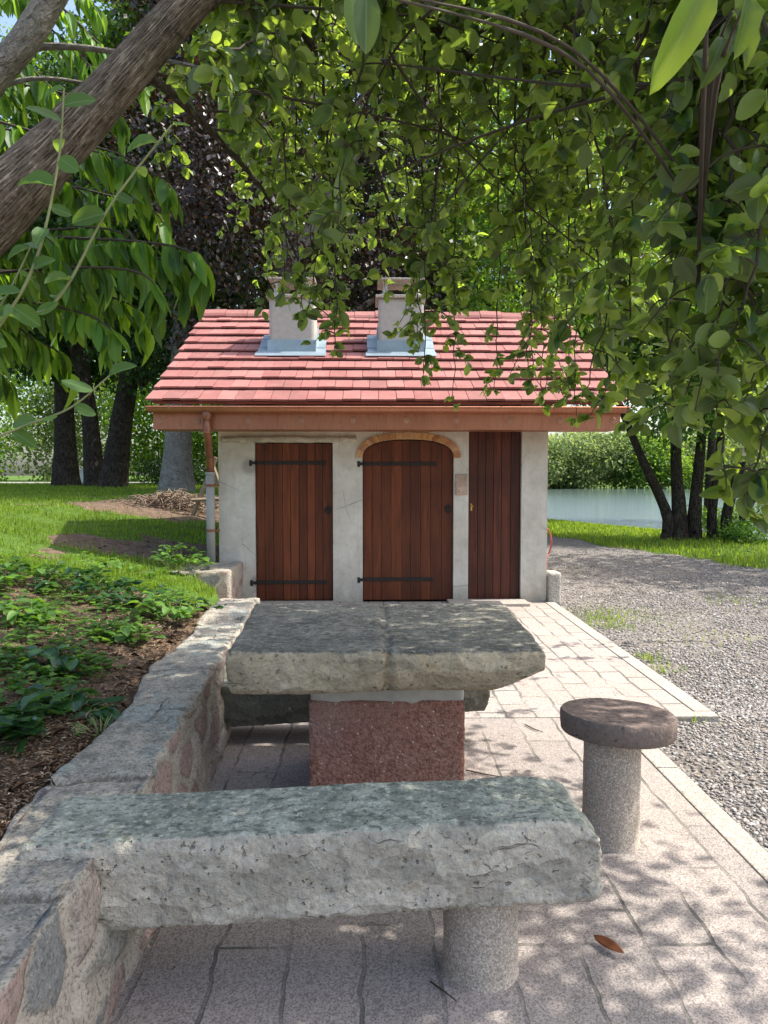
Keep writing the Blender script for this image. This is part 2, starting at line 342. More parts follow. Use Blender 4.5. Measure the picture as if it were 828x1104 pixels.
M['leaf_round'] = mat_leaf('round_leaf', (.022, .066, .020), (.150, .195, .095), .44, .44, .55, (.42, .60, .06), .5, True)
M['leaf_long'] = mat_leaf('long_leaf', (.055, .145, .024), (.10, .20, .045), .45, .46, .5, (.36, .60, .035), .35, True)
M['leaf_shoot'] = mat_leaf('shoot_leaf', (.065, .15, .032), (.17, .235, .10), .4, .5, .3, (.26, .44, .05), .35, True)
M['leaf_beech'] = mat_leaf('purple_leaf', (.024, .017, .015), (.04, .026, .022), .14, .40, .6, (.08, .03, .02), .55)
M['leaf_green'] = mat_leaf('green_tree_leaf', (.045, .105, .018), (.08, .15, .04), .4, .5, .45, (.22, .40, .03))
M['leaf_bright'] = mat_leaf('bright_tree_leaf', (.075, .16, .022), (.11, .19, .045), .45, .5, .4, (.32, .52, .035))
M['leaf_deep'] = mat_leaf('deep_green_leaf', (.022, .055, .014), (.04, .08, .025), .3, .5, .45, (.10, .21, .02))
M['leaf_bank'] = mat_leaf('bank_tree_leaf', (.12, .18, .065), (.15, .20, .09), .42, .6, .35, (.36, .47, .13))
M['leaf_weed'] = mat_leaf('weed_leaf', (.075, .170, .028), (.11, .20, .05), .38, .5, .4, (.20, .40, .03), .35, True)
M['leaf_ivy'] = mat_leaf('ivy_leaf', (.026, .085, .024), (.07, .13, .05), .28, .32, .35, (.10, .25, .03), .5, True)
M['grass'] = mat_leaf('grass_blade', (.125, .215, .022), (.135, .22, .03), .42, .6, .4, (.40, .56, .035))
M['dead_leaf'] = mat_leaf('dead_leaf', (.19, .062, .022), (.22, .09, .04), .2, .5, .3, (.3, .1, .03))
M['orange_leaf'] = mat_leaf('orange_leaf', (.62, .12, .035), (.55, .14, .05), .2, .5, .2, (.6, .15, .03))
M['white_paint'] = mat_plain('white_paint', (.72, .72, .70), .6, 0, 4, .06)
M['red_hose'] = mat_plain('red_hose', (.33, .07, .05), .5, 0, 10, .2)
M['asphalt'] = mat_plain('pale_road', (.28, .27, .26), .9, 0, 2, .15)

t = NT('lake_water')
n1 = t.noise(1.0, 4, .6, t.co((.8, 2.6, 1))); n2 = t.noise(1.0, 3, .6, t.co((3, 7, 1)))
t.bsdf((.10, .142, .125), .06, t.bump(t.math('ADD', n1, t.math('MULTIPLY', n2, .5)), .6, .07), spec=.6, IOR=1.33); M['water'] = t.m

# ------------------------------------------------------------------ mesh helpers
class MB:
    def __init__(self): self.v = []; self.f = []; self.uv = None
    def add(self, vs, fs):
        o = len(self.v); self.v += [tuple(p) for p in vs]; self.f += [tuple(i+o for i in q) for q in fs]
    def box(self, lo, hi, rot=None, bev=0.0):
        x0, y0, z0 = lo; x1, y1, z1 = hi
        if bev > 0:
            bm = bmesh.new(); bmesh.ops.create_cube(bm, size=1)
            for v in bm.verts: v.co = Vector(((x0+x1)/2+v.co.x*(x1-x0), (y0+y1)/2+v.co.y*(y1-y0), (z0+z1)/2+v.co.z*(z1-z0)))
            bmesh.ops.bevel(bm, geom=bm.edges[:], offset=bev, segments=2, affect='EDGES', profile=.6)
            vs = [v.co.copy() for v in bm.verts]; fs = [[v.index for v in f.verts] for f in bm.faces]; bm.free()
        else:
            vs = [Vector(p) for p in ((x0,y0,z0),(x1,y0,z0),(x1,y1,z0),(x0,y1,z0),(x0,y0,z1),(x1,y0,z1),(x1,y1,z1),(x0,y1,z1))]
            fs = [(0,3,2,1),(4,5,6,7),(0,1,5,4),(1,2,6,5),(2,3,7,6),(3,0,4,7)]
        if rot is not None: vs = [rot @ v for v in vs]
        self.add(vs, fs)
    def prism(self, poly, axis, a, b):
        """polygon given in the two other axes, extruded from a to b along axis ('y' or 'x')"""
        n = len(poly)
        mk = (lambda p, s: (p[0], s, p[1])) if axis == 'y' else (lambda p, s: (s, p[0], p[1])) if axis == 'x' else (lambda p, s: (p[0], p[1], s))
        vs = [mk(p, a) for p in poly]+[mk(p, b) for p in poly]
        fs = [tuple(range(n)), tuple(range(2*n-1, n-1, -1))]+[(i, i+n, (i+1) % n+n, (i+1) % n) for i in range(n)]
        self.add(vs, fs)
    def tube(self, pts, rs, n=8, cap=True, uvs=False):
        pts = [Vector(p) for p in pts]
        if not hasattr(rs, '__len__'): rs = [rs]*len(pts)
        o = len(self.v); up = Vector((.13, .21, .97)); px = None
        for i, p in enumerate(pts):
            d = (pts[min(i+1, len(pts)-1)]-pts[max(i-1, 0)]); d = d.normalized() if d.length > 1e-9 else Vector((0, 0, 1))
            if px is None:
                px = d.cross(up)
                if px.length < .2: px = d.cross(Vector((1, 0, 0)))
            else: px = px-d*px.dot(d)
            px.normalize(); q = d.cross(px)
            for k in range(n):
                a = 2*math.pi*k/n
                self.v.append(tuple(p+(px*math.cos(a)+q*math.sin(a))*rs[i]))
        for i in range(len(pts)-1):
            for k in range(n):
                a, b = o+i*n+k, o+i*n+(k+1) % n
                self.f.append((a, b, b+n, a+n))
        if cap:
            self.f.append(tuple(o+k for k in range(n-1, -1, -1)))
            self.f.append(tuple(o+(len(pts)-1)*n+k for k in range(n)))
    def lathe(self, prof, c=(0, 0, 0), n=24):
        o = len(self.v)
        for r, z in prof:
            for k in range(n):
                a = 2*math.pi*k/n; self.v.append((c[0]+r*math.cos(a), c[1]+r*math.sin(a), c[2]+z))
        for i in range(len(prof)-1):
            for k in range(n):
                a, b = o+i*n+k, o+i*n+(k+1) % n; self.f.append((a, b, b+n, a+n))
        self.f.append(tuple(o+k for k in range(n-1, -1, -1))); self.f.append(tuple(o+(len(prof)-1)*n+k for k in range(n)))
    def build(self, name, m, parent=None, smooth=False):
        me = bpy.data.meshes.new(name); me.from_pydata(self.v, [], self.f); me.update()
        return link(name, me, m, parent, smooth)

def link(name, me, m, parent=None, smooth=False, fix=True):
    if fix:
        bm = bmesh.new(); bm.from_mesh(me); bmesh.ops.recalc_face_normals(bm, faces=bm.faces[:]); bm.to_mesh(me); bm.free()
    if smooth: me.polygons.foreach_set('use_smooth', [True]*len(me.polygons))
    if m is not None: me.materials.append(m)
    o = bpy.data.objects.new(name, me); COL.objects.link(o)
    if parent is not None:
        o.parent = parent
        if parent.location.length > 0 or parent.parent is not None:
            pl = parent.location.copy(); q = parent.parent
            while q is not None: pl += q.location; q = q.parent
            me.transform(Matrix.Translation(-pl))
    return o

def tag(o, label, cat, group=None):
    o['label'] = label; o['category'] = cat
    if group: o['group'] = group
    return o
def kind(o, k): o['kind'] = k; return o
def thing(name, loc, label, cat, group=None):
    o = bpy.data.objects.new(name, None); COL.objects.link(o); o.location = loc; o.empty_display_size = .2
    return tag(o, label, cat, group)

def np_mesh(name, V, faces, m, parent=None, smooth=False, uvs=None):
    """V (n,3) float, faces (k,3|4) int"""
    me = bpy.data.meshes.new(name); k, s = faces.shape
    me.vertices.add(len(V)); me.vertices.foreach_set('co', np.ascontiguousarray(V, dtype=np.float32).ravel())
    me.loops.add(k*s); me.loops.foreach_set('vertex_index', faces.astype(np.int32).ravel())
    me.polygons.add(k); me.polygons.foreach_set('loop_start', np.arange(0, k*s, s, dtype=np.int32))
    me.update(calc_edges=True)
    if uvs is not None:
        me.uv_layers.new(name='UVMap').data.foreach_set('uv', np.ascontiguousarray(uvs, dtype=np.float32).ravel())
    else: me.validate()
    return link(name, me, m, parent, smooth, fix=False)

# leaf templates: (u along, v across, w lift) and quads
def leaf_template(us, prof, fold, bend, wave=0.0):
    """rows across the blade: edge, half, midrib, half, edge"""
    V = []; Fq = []
    for i, u in enumerate(us):
        w = prof(u); b = -bend*u*u
        for k, f in enumerate((-1, -.5, 0, .5, 1)):
            V.append((u, f*w, b+fold*abs(f)*w+(wave*math.sin(u*17+f*2) if abs(f) == 1 else 0)))
    for i in range(len(us)-1):
        for k in range(4):
            a = i*5+k; Fq.append((a, a+5, a+6, a+1))
    return np.array(V, float), np.array(Fq)
T_ROUND = leaf_template((0, .05, .16, .32, .50, .68, .83, .94, 1.0), lambda u: .47*max(0.0, math.sin(math.pi*u**.86))**.62+.004, .22, .14, .018)
T_LONG = leaf_template((0, .1, .25, .45, .65, .82, .93, 1.0), lambda u: .5*max(0.0, math.sin(math.pi*u**.9))**.8+.01, .25, .26, .008)
T_MID = (np.array([(0,0,0),(.3,.40,.05),(.3,0,-.03),(.3,-.40,.05),(.7,.38,.03),(.7,0,-.05),(.7,-.38,.03),(1.0,0,-.12)], float),
         np.array([(0,2,1,1),(0,3,2,2),(2,5,4,1),(3,6,5,2),(5,7,4,4),(6,7,5,5)]))
T_CARD = (np.array([(0,0,0),(.45,.5,.10),(1.0,0,-.05),(.45,-.5,.10)], float), np.array([(0,3,2),(0,2,1)]))
T_BLADE = (np.array([(0,.5,0),(0,-.5,0),(.6,-.35,-.06),(.6,.35,-.06),(1,0,-.2)], float), np.array([(0,1,2,3),(3,2,4,4)]))

def unit(a): return a/np.maximum(np.linalg.norm(a, axis=1, keepdims=True), 1e-9)

class Leaves:
    def __init__(self): self.P=[]; self.A=[]; self.N=[]; self.L=[]; self.W=[]
    def add(self, p, a, n, l, w):
        self.P.append(p); self.A.append(a); self.N.append(n); self.L.append(l); self.W.append(w)
    def build(self, name, m, parent, tmpl):
        return leaf_mesh(name, np.array(self.P), np.array(self.A), np.array(self.N), np.array(self.L), np.array(self.W), tmpl, m, parent)

def leaf_mesh(name, P, A, N, L, W, tmpl, m, parent=None):
    tv, tf = tmpl; A = unit(A); S = unit(np.cross(N, A)); Nn = np.cross(A, S)
    curl = NR.uniform(-.2, 2.3, len(P))
    V = (P[:, None, :] + tv[None, :, 0:1]*L[:, None, None]*A[:, None, :] + tv[None, :, 1:2]*W[:, None, None]*S[:, None, :]
         + (tv[None, :, 2]*(L*curl)[:, None])[:, :, None]*Nn[:, None, :])
    k = len(tv); n = len(P)
    if tf.shape[1] == 4:   # degenerate quads become triangles
        tris = []
        for q in tf: tris.append((q[0], q[1], q[2]));
        for q in tf:
            if q[2] != q[3]: tris.append((q[0], q[2], q[3]))
        tf = np.array(tris)
    Fc = (tf[None]+(np.arange(n)*k)[:, None, None]).reshape(-1, 3)
    V = V.reshape(-1, 3)
    UVS = None
    if k > 12:
        uvt = np.stack([tv[:, 0], tv[:, 1]/max(1e-6, np.abs(tv[:, 1]).max())*.5+.5], 1); UVS = np.tile(uvt[tf.ravel()], (n, 1))
    if parent is not None:
        pl = parent.location.copy(); q = parent.parent
        off = np.array(pl)
        me_o = np_mesh(name, V-off, Fc, m, None, k > 12, UVS); me_o.parent = parent
        return me_o
    return np_mesh(name, V, Fc, m, None, k > 12, UVS)

def fbm(p, s=1.0, oct=4): return mnoise.fractal(Vector(p)*s, 1.0, 2.0, oct, noise_basis='PERLIN_ORIGINAL')

def rock_box(lo, hi, res, rnd, fn, shear=None):
    """box surface on a welded grid, corners rounded by rnd, then displaced along its normal by fn(p, n)"""
    lo = Vector(lo); hi = Vector(hi); c = (lo+hi)/2; h = (hi-lo)/2
    n = [max(2, int(round(2*h[i]/res))) for i in range(3)]
    idx = {}; mb = MB()
    def vid(i, j, k):
        key = (i, j, k)
        if key not in idx:
            p = Vector((-h.x+2*h.x*i/n[0], -h.y+2*h.y*j/n[1], -h.z+2*h.z*k/n[2]))
            q = Vector([max(-(h[a]-rnd), min(h[a]-rnd, p[a])) for a in range(3)])
            d = p-q
            if d.length > 1e-7:
                nn = d.normalized(); p = q+nn*rnd
            else: nn = Vector((0, 0, 1))
            w = c+p; dd = fn(w, nn)
            w = w+nn*dd
            if shear: w = shear(w)
            idx[key] = len(mb.v); mb.v.append(tuple(w))
        return idx[key]
    for i in range(n[0]):
        for j in range(n[1]):
            mb.f.append((vid(i,j,0), vid(i,j+1,0), vid(i+1,j+1,0), vid(i+1,j,0)))
            mb.f.append((vid(i,j,n[2]), vid(i+1,j,n[2]), vid(i+1,j+1,n[2]), vid(i,j+1,n[2])))
    for i in range(n[0]):
        for k in range(n[2]):
            mb.f.append((vid(i,0,k), vid(i+1,0,k), vid(i+1,0,k+1), vid(i,0,k+1)))
            mb.f.append((vid(i,n[1],k), vid(i,n[1],k+1), vid(i+1,n[1],k+1), vid(i+1,n[1],k)))
    for j in range(n[1]):
        for k in range(n[2]):
            mb.f.append((vid(0,j,k), vid(0,j,k+1), vid(0,j+1,k+1), vid(0,j+1,k)))
            mb.f.append((vid(n[0],j,k), vid(n[0],j+1,k), vid(n[0],j+1,k+1), vid(n[0],j,k+1)))
    return mb

def ss(a, b, x):
    t = max(0.0, min(1.0, (x-a)/(b-a))); return t*t*(3-2*t)

# ------------------------------------------------------------------ layout numbers
YF = 8.7                                  # facade
def fx(px): return at(px, 560, YF).x
def fz(py): return at(414, py, YF).z
def wall_in(y): return -.752 if y < 2.4 else -.752-.19*(y-2.4)/3.6
def shore_x(y): return max(7.2+(29-y)*.42, 3.5)
def gravel_x(y): return max(4.4+(18.2-y)*.34, 1.0)

def bank_h(x, y):
    xb = wall_in(min(y, 6.2))-.30
    if y > 6.2: xb = xb-ss(6.2, 7.8, y)*.55
    s = xb-x
    if y > 12.8: s = s+ (y-12.8)*.25
    if s <= 0: return None
    h = .43+.16*min(s, 3.4)+ .02*max(0, min(s-3.4, 6))
    h += .035*fbm((x, y, 0), 1.1, 3)+.012*fbm((x, y, 3), 6, 2)
    return h
def soil_at(x, y):
    n = fbm((x, y, 5.5), .8, 3)*.9
    v = 1.0 if y < 6.1+.35*n-.10*min(0, x+2)*0 else 0.0
    if y >= 6.1+.35*n:
        if 8.3+.5*n < y < 10.4+.5*n and x > -3.5+.8*n: v = 1.0
        if 13.0+n < y < 17.5+1.2*n and x > -6+1.5*n: v = .75
        if 6.5 < y < 8.2 and n > .22: v = .8
    return v
def ground_h(x, y):
    b = bank_h(x, y)
    if y < 12.8:
        if b is not None: return b
        g = -.03
    else:
        xb = wall_in(6.2)-.85
        bb = b if b is not None else .43
        w = ss(xb+2.5+.1*(y-12.8), xb-.6, x)
        g = -.03*(1-w)+max(bb, .43)*w
    if x > 1.2: g += .02*fbm((x, y, 9), .7, 2)
    s = x-shore_x(y)
    if y > 5 and s > -4:
        g -= 1.7*ss(-2.5, 3.5, s)+.12*ss(-4, -1, s)
    return g

# ------------------------------------------------------------------ ground
def axis(parts):
    out = []
    for a, b, st in parts: out += list(np.arange(a, b, st))
    return out
xs = axis([(-300, -60, 30), (-60, -12, 3), (-12, -5, .4), (-5, 3, .09), (3, 14, .3), (14, 60, 3), (60, 301, 30)])
ys = axis([(-30, -2, 2), (-2, 10, .09), (10, 20, .25), (20, 60, 1.5), (60, 400, 20)])
mb = MB(); nx, ny = len(xs), len(ys); soil_a = []; grit_a = []
for y in ys:
    for x in xs:
        mb.v.append((x, y, ground_h(x, y)))
        soil_a.append(soil_at(x, y) if x < 0 else 0.0)
        gx = gravel_x(y)+.5*fbm((x, y, 2), .6, 3)
        grit_a.append(1.0 if (x > -1.6 and x < gx and y < 24 and bank_h(x, y) is None) else 0.0)
for j in range(ny-1):
    for i in range(nx-1):
        a = j*nx+i; mb.f.append((a, a+1, a+nx+1, a+nx))
g = mb.build('ground', M['ground'], smooth=True); kind(g, 'structure')
for nm, arr in (('soil', soil_a), ('grit', grit_a)):
    at_ = g.data.attributes.new(nm, 'FLOAT', 'POINT'); at_.data.foreach_set('value', arr)

mb = MB(); mb.add([(-150, 12, -.55), (400, 12, -.55), (400, 420, -.55), (-150, 420, -.55)], [(0, 1, 2, 3)])
kind(mb.build('lake_water', M['water']), 'structure')

# paving: near terrace, far terrace, kerbs
KN, KF, YS = 1.575, 2.16, 4.60
mb = MB(); mb.box((-1.3, -1.5, -.12), (KN-.12, YS-.1, 0)); kind(mb.build('paving_terrace', M['paving']), 'structure')
mb = MB(); mb.box((-1.9, YS-.095, -.12), (KF-.12, YF+.02, .002)); kind(mb.build('paving_forecourt', M['paving_far']), 'structure')
mb = MB()
mb.box((KN-.115, -1.5, -.12), (KN, 1.2, .006), bev=.008); mb.box((KN-.115, 1.206, -.12), (KN, 2.5, .006), bev=.008); mb.box((KN-.115, 2.506, -.12), (KN, 3.7, .005), bev=.008); mb.box((KN-.115, 3.706, -.12), (KN, YS-.1, .006), bev=.008)
for k in range(4): mb.box((KF-.115, YS+k*1.01, -.12), (KF, YS+k*1.01+1.004, .008), bev=.008)
mb.box((KN+.002, YS-.1, -.12), (KF, YS-.002, .006), bev=.008)
kind(mb.build('kerb', M['kerb']), 'structure')
mb = MB(); mb.box((fx(482), YF-.34, 0), (fx(566), YF+.0, .035), bev=.006); mb.box((fx(275), YF-.2, 0), (fx(359), YF, .02), bev=.006)
kind(mb.build('doorstep', M['kerb']), 'structure')

# ------------------------------------------------------------------ the hut
hut = thing('brick_oven_house', ((fx(236)+fx(590))/2, YF, 0), 'small plastered hut with red tiled roof, three brown plank doors and two chimneys', 'hut')
XL, XR = fx(236), fx(590); ZT = 2.13; YB = 13.2; TH = .28
D1 = (fx(275), fx(359), fz(477)); D2 = (fx(391), fx(489), fz(494), fz(473.5)); D3 = (fx(505), fx(562), ZT)
mb = MB()
def pier(x0, x1, z0=-.1, z1=ZT, y0=YF, y1=YF+TH): mb.box((x0, y0, z0), (x1, y1, z1))
pier(XL, D1[0]); pier(D1[1], D2[0]); pier(D2[1], D3[0]); pier(D3[1], XR); pier(D1[0], D1[1], D1[2])
def arch(t, grow=0.0):
    c = (D2[0]+D2[1])/2; w = (D2[1]-D2[0])/2+grow; h = D2[3]-D2[2]+grow
    a = math.pi*t; e = 2/2.5
    cs, sn = math.cos(a), math.sin(a)
    return (c-w*math.copysign(abs(cs)**e, cs), D2[2]+h*abs(sn)**e)
ar = [arch(i/32) for i in range(33)]
mb.prism(ar+[(D2[1], ZT), (D2[0], ZT)], 'y', YF, YF+TH)
mb.box((XL, YF+TH, -.1), (XL+.25, YB, ZT)); mb.box((XR-.25, YF+TH, -.1), (XR, YB, ZT)); mb.box((XL, YB-.25, -.1), (XR, YB-.001, ZT))
RY0, RZ0 = 8.2, 2.29; RY1, RZ1 = 11.0, 3.80           # eave and ridge
for x in (XL, XR-.25): mb.prism([(YF, ZT), (YB, ZT), (11.0, ZT+1.55)], 'x', x, x+.25)
wall = mb.build('wall', M['plaster'], hut)
# dark inside closed by back boards
# lintel, quoin stone
mb = rock_box((fx(239), YF-.035, fz(477.2)), (fx(385), YF+.1, fz(470.5)), .03, .012, lambda p, n: .012*fbm(p, 9, 3))
mb.build('lintel', M['lintel'], hut, True)
mb = rock_box((D2[1]+.015, YF-.012, fz(534)), (D3[0]-.012, YF+.05, fz(511)), .02, .008, lambda p, n: .006*fbm(p, 14, 3)); mb.build('quoin_stone', M['pink_stone'], hut, True)
# arch of bricks
mb = MB(); NB = 25
for i in range(NB):
    t0, t1 = (i+.06)/NB, (i+.94)/NB
    p = [arch(t0), arch(t1), arch(t1, .075+R.uniform(-.004, .006)), arch(t0, .075+R.uniform(-.004, .006))]
    mb.prism(p, 'y', YF-.018-R.uniform(0, .006), YF+.06)
cx = (D2[0]+D2[1])/2; mb.box((cx-.03, YF-.028, D2[3]+.004), (cx+.03, YF+.06, D2[3]+.125))
mb.build('brick_arch', M['brick'], hut)
mb = MB(); mb.prism([arch(i/48, .004) for i in range(49)]+[arch(i/48, .066) for i in range(48, -1, -1)], 'y', YF-.008, YF+.05); mb.build('arch_mortar', M['mortar'], hut)

def door(x0, x1, top, n, m, arched=False, y=YF+.05):
    mb = MB(); x0 += .008; x1 -= .008; ws = [R.uniform(.85, 1.15) for _ in range(n)]; s = sum(ws); x = x0
    for w in ws:
        w = w/s*(x1-x0); a, b = x+.002, x+w-.002
        if arched:
            def zt(q):
                u = abs((q-(D2[0]+D2[1])/2)/((D2[1]-D2[0])/2)); u = min(u, 1)
                return D2[2]+(D2[3]-D2[2])*max(0, 1-u**2.5)**(1/2.5)-.012
            k = 6; pl = [(a, .02), (b, .02)]+[(b-(b-a)*i/k, zt(b-(b-a)*i/k)) for i in range(k+1)]
            g0 = len(mb.v); mb.prism(pl, 'y', y, y+.04)
        else: mb.box((a, y, .02), (b, y+.04, top-.01), bev=.005)
        x += w
    return mb.build('door', m, hut)
def strap(d, x0, x1, z, y=YF+.05):
    mb = MB(); mb.box((x0-.02, y-.012, z-.021), (x1, y-.003, z+.021), bev=.003)
    mb.tube([(x0-.055, y-.045, z-.035), (x0-.055, y-.045, z+.03)], .019, 8); mb.box((x0-.06, y-.055, z-.017), (x0-.0, y-.008, z+.017))
    mb.box((x1-.01, y-.012, z-.026), (x1+.03, y-.004, z+.026), bev=.004)
    for k in range(4):
        x = x0+.09+k*(x1-x0-.12)/3; mb.lathe([(.0085, 0), (.0085, .004), (.004, .007)], (0, 0, 0), 8)
        for i in range(len(mb.v)-24, len(mb.v)): vx, vy, vz = mb.v[i]; mb.v[i] = (x+vx, y-.012-vz, z+vy)
    o = mb.build('strap_hinge', M['iron'], d); return o
def latch(d, x, z, s, y=YF+.05):
    mb = MB()
    for (dx, dz) in ((0, 0), (.0, .045), (0, -.045), (.028, .022), (-.028, .022), (.028, -.022), (-.028, -.022)):
        mb.box((x+dx*.8-.014, y-.008, z+dz*.9-.018), (x+dx*.8+.014, y-.0015, z+dz*.9+.018), bev=.004)
    mb.tube([(x, y-.008, z+.01), (x, y-.04, z+.01), (x-.05*s, y-.045, z+.0)], .007, 6)
    mb.build('latch', M['iron'], d)
d1 = door(D1[0], D1[1], D1[2], 9, M['door']); d1['label'] = 'reddish brown square topped plank door with two iron straps'
strap(d1, D1[0]+.01, fx(349), fz(499)); strap(d1, D1[0]+.01, fx(349), fz(628)); latch(d1, D1[1]-.06, fz(550), 1)
d2 = door(D2[0], D2[1], 0, 9, M['door'], True); d2['label'] = 'brown arched plank door under a brick arch'
strap(d2, D2[0]+.01, fx(468), fz(500)); strap(d2, D2[0]+.01, fx(465), fz(625)); latch(d2, D2[1]-.06, fz(549), 1)
d3 = door(D3[0], D3[1], ZT, 6, M['door_dark']); d3['label'] = 'narrow dark plank door reaching up to the eaves'
mb = MB(); y = YF+.05; x = D3[0]+.04; mb.box((x-.010, y-.006, fz(551)), (x+.010, y-.001, fz(543)), bev=.003); mb.tube([(x, y-.006, fz(546)), (x, y-.03, fz(546)), (x+.025, y-.035, fz(546))], .004, 6); mb.build('handle', M['brass'], d3)

# roof: boards below, then every tile laid in courses
ang = math.atan2(RZ1-RZ0, RY1-RY0); SL = math.hypot(RZ1-RZ0, RY1-RY0)
RXL, RXR = at(160, 440, RY0).x, at(676, 440, RY0).x
mb = MB()
for sgn in (1, -1):
    def P(u, x, h):   # u along slope from the eave
        y = RY0+u*math.cos(ang)-h*math.sin(ang); z = RZ0+u*math.sin(ang)+h*math.cos(ang)
        return (x, y if sgn > 0 else 2*RY1-y, z)
    mb.add([P(.03, RXL+.04, -.03), P(.03, RXR-.04, -.03), P(SL-.02, RXR-.04, -.03), P(SL-.02, RXL+.04, -.03), P(.03, RXL+.04, .0), P(.03, RXR-.04, .0), P(SL-.02, RXR-.04, .0), P(SL-.02, RXL+.04, .0)],
           [(0,3,2,1),(4,5,6,7),(0,1,5,4),(1,2,6,5),(2,3,7,6),(3,0,4,7)])
    NC = 10; step = SL/NC
    for c in range(NC):
        x = RXL+R.uniform(-.03, .0)-(.11 if c % 2 else 0)
        while x < RXR-.02:
            w = .196+R.uniform(-.003, .003); a, b = max(x, RXL-.012+R.uniform(-.01, .01)), min(x+w-.006, RXR+R.uniform(-.005, .012))
            x += w
            if b-a < .03: continue
            u0 = c*step-(.03 if c == 0 else .0)+R.uniform(-.006, .006); u1 = (c+1)*step+.06
            if c == NC-1: u1 = SL+.0
            h0 = .058+R.uniform(-.005, .008); h1 = .016; th = .024; tw = R.uniform(-.004, .004)
            q = [P(u0, a, h0-th), P(u0+tw, b, h0-th), P(u1, b, h1-th+.008), P(u1, a, h1-th+.008), P(u0, a, h0), P(u0+tw, b, h0), P(u1, b, h1), P(u1, a, h1)]
            mb.add(q, [(0,3,2,1),(4,5,6,7),(0,1,5,4),(1,2,6,5),(2,3,7,6),(3,0,4,7)])
roof = mb.build('roof', M['tile'], hut)
mb = MB(); x = RXL+.02
while x < RXR-.1:
    w = .30+R.uniform(-.02, .02); b = min(x+w-.006, RXR); dz = R.uniform(-.012, .018); tl = R.uniform(-.01, .012)
    pr = [(-.15, -.075), (-.13, -.035), (-.04, .035), (0, .045), (.04, .035), (.13, -.035), (.15, -.075)]
    n = len(pr); vs = [(x, RY1+p, RZ1+.05+q+dz) for p, q in pr]+[(b, RY1+p, RZ1+.05+q+dz+tl) for p, q in pr]
    vs += [(x, RY1+p*.9, RZ1+.025+q+dz) for p, q in pr]+[(b, RY1+p*.9, RZ1+.025+q+dz+tl) for p, q in pr]
    fs = [(i, i+1, n+i+1, n+i) for i in range(n-1)]+[(2*n+i+1, 2*n+i, 3*n+i, 3*n+i+1) for i in range(n-1)]+[(i+1, i, 2*n+i, 2*n+i+1) for i in range(n-1)]+[(n+i, n+i+1, 3*n+i+1, 3*n+i) for i in range(n-1)]
    fs += [(0, n, 3*n, 2*n), (n-1, 3*n-1, 4*n-1, 2*n-1)]
    mb.add(vs, fs); x += w
mb.build('ridge', M['tile'], roof)

# copper fascia, soffit, gutter, bolts
FXL, FXR = at(165, 455, RY0+.03).x, at(669, 455, RY0+.03).x
zt, zb = at(414, 444, RY0).z, at(414, 463, RY0).z
mb = MB(); mb.box((FXL, RY0+.035, zb), (FXR, RY0+.065, zt+.03), bev=.004); mb.box((FXL+.003, RY0+.066, zb+.003), (FXR-.003, YF-.003, zb+.018))
for k in range(1, 6): xx = FXL+k*(FXR-FXL)/6; mb.box((xx-.012, RY0+.031, zb+.004), (xx+.012, RY0+.0345, zt), bev=.001)
fas = mb.build('fascia', M['copper'], hut)
for px in (172, 213, 268, 325, 381, 438, 492, 550, 604, 661):
    p = at(px, 453.5, RY0+.03); mb = MB()
    mb.lathe([(.034, 0), (.034, .006), (.027, .010), (.026, .006), (.014, .006), (.013, .014), (.006, .018)], (0, 0, 0), 14)
    mb.v = [(p.x+x, RY0+.034-z, p.z+y) for x, y, z in mb.v]
    mb.build('bolt', M['bolt'], fas, True)
mb = MB(); n = 12; gx0, gx1 = RXL+.0, RXR-.0; gy, gz, gr = RY0-.035, at(414, 440, RY0).z, .066
vs = []
for x in (gx0, gx1):
    for rr in (gr, gr-.006):
        for k in range(n+1):
            a = math.pi+math.pi*k/n; vs.append((x, gy+rr*math.cos(a), gz+rr*math.sin(a)*.85))
m_ = n+1; fs = []
for k in range(n):
    fs += [(k, k+1, 2*m_+k+1, 2*m_+k), (m_+k+1, m_+k, 3*m_+k, 3*m_+k+1)]
    fs += [(k+1, k, m_+k, m_+k+1), (2*m_+k, 2*m_+k+1, 3*m_+k+1, 3*m_+k)]
fs += [(0, m_, 3*m_, 2*m_), (m_-1, 3*m_-1, 4*m_-1, 2*m_-1)]
mb.add(vs, fs)
for x in (gx0+.004, gx1-.004):
    mb.prism([(gy+gr*math.cos(math.pi+math.pi*k/n), gz+gr*.85*math.sin(math.pi+math.pi*k/n)) for k in range(n+1)], 'x', x-.003, x+.003)
mb.tube([(gx0, gy-gr, gz+.002), (gx1, gy-gr, gz+.002)], .011, 8)
for k in range(9): x = gx0+.25+k*.6; mb.box((x-.012, gy-gr-.009, gz-.02), (x+.012, gy+gr, gz+.014), bev=.003)
mb.build('gutter', M['copper'], hut, False)
# downpipe
px_, py_ = at(222, 455, gy), None
x0 = at(223, 455, gy).x; x1 = at(227, 540, YF-.09).x+.0
mb = MB()
mb.tube([(x0, gy, gz-.04), (x0, gy, gz-.10), (x0, gy, gz-.14)], [.056, .054, .044], 14)
mb.tube([(x0, gy, gz-.13), (x0, gy, gz-.28), (x0+.005, gy+.02, gz-.32), (x1-.005, YF-.12, gz-.50), (x1, YF-.09, gz-.55), (x1, YF-.09, fz(511))], .043, 14)
mb.tube([(x0, gy, gz-.29), (x0, gy, gz-.26)], .049, 14)
dp = mb.build('downpipe', M['copper_dark'], hut, True)
mb = MB(); mb.tube([(x1, YF-.09, fz(510.5)), (x1, YF-.09, .42)], .049, 14); mb.tube([(x1, YF-.09, fz(512)), (x1, YF-.09, fz(509))], .054, 14); mb.build('standpipe', M['pipe_grey'], dp, True)
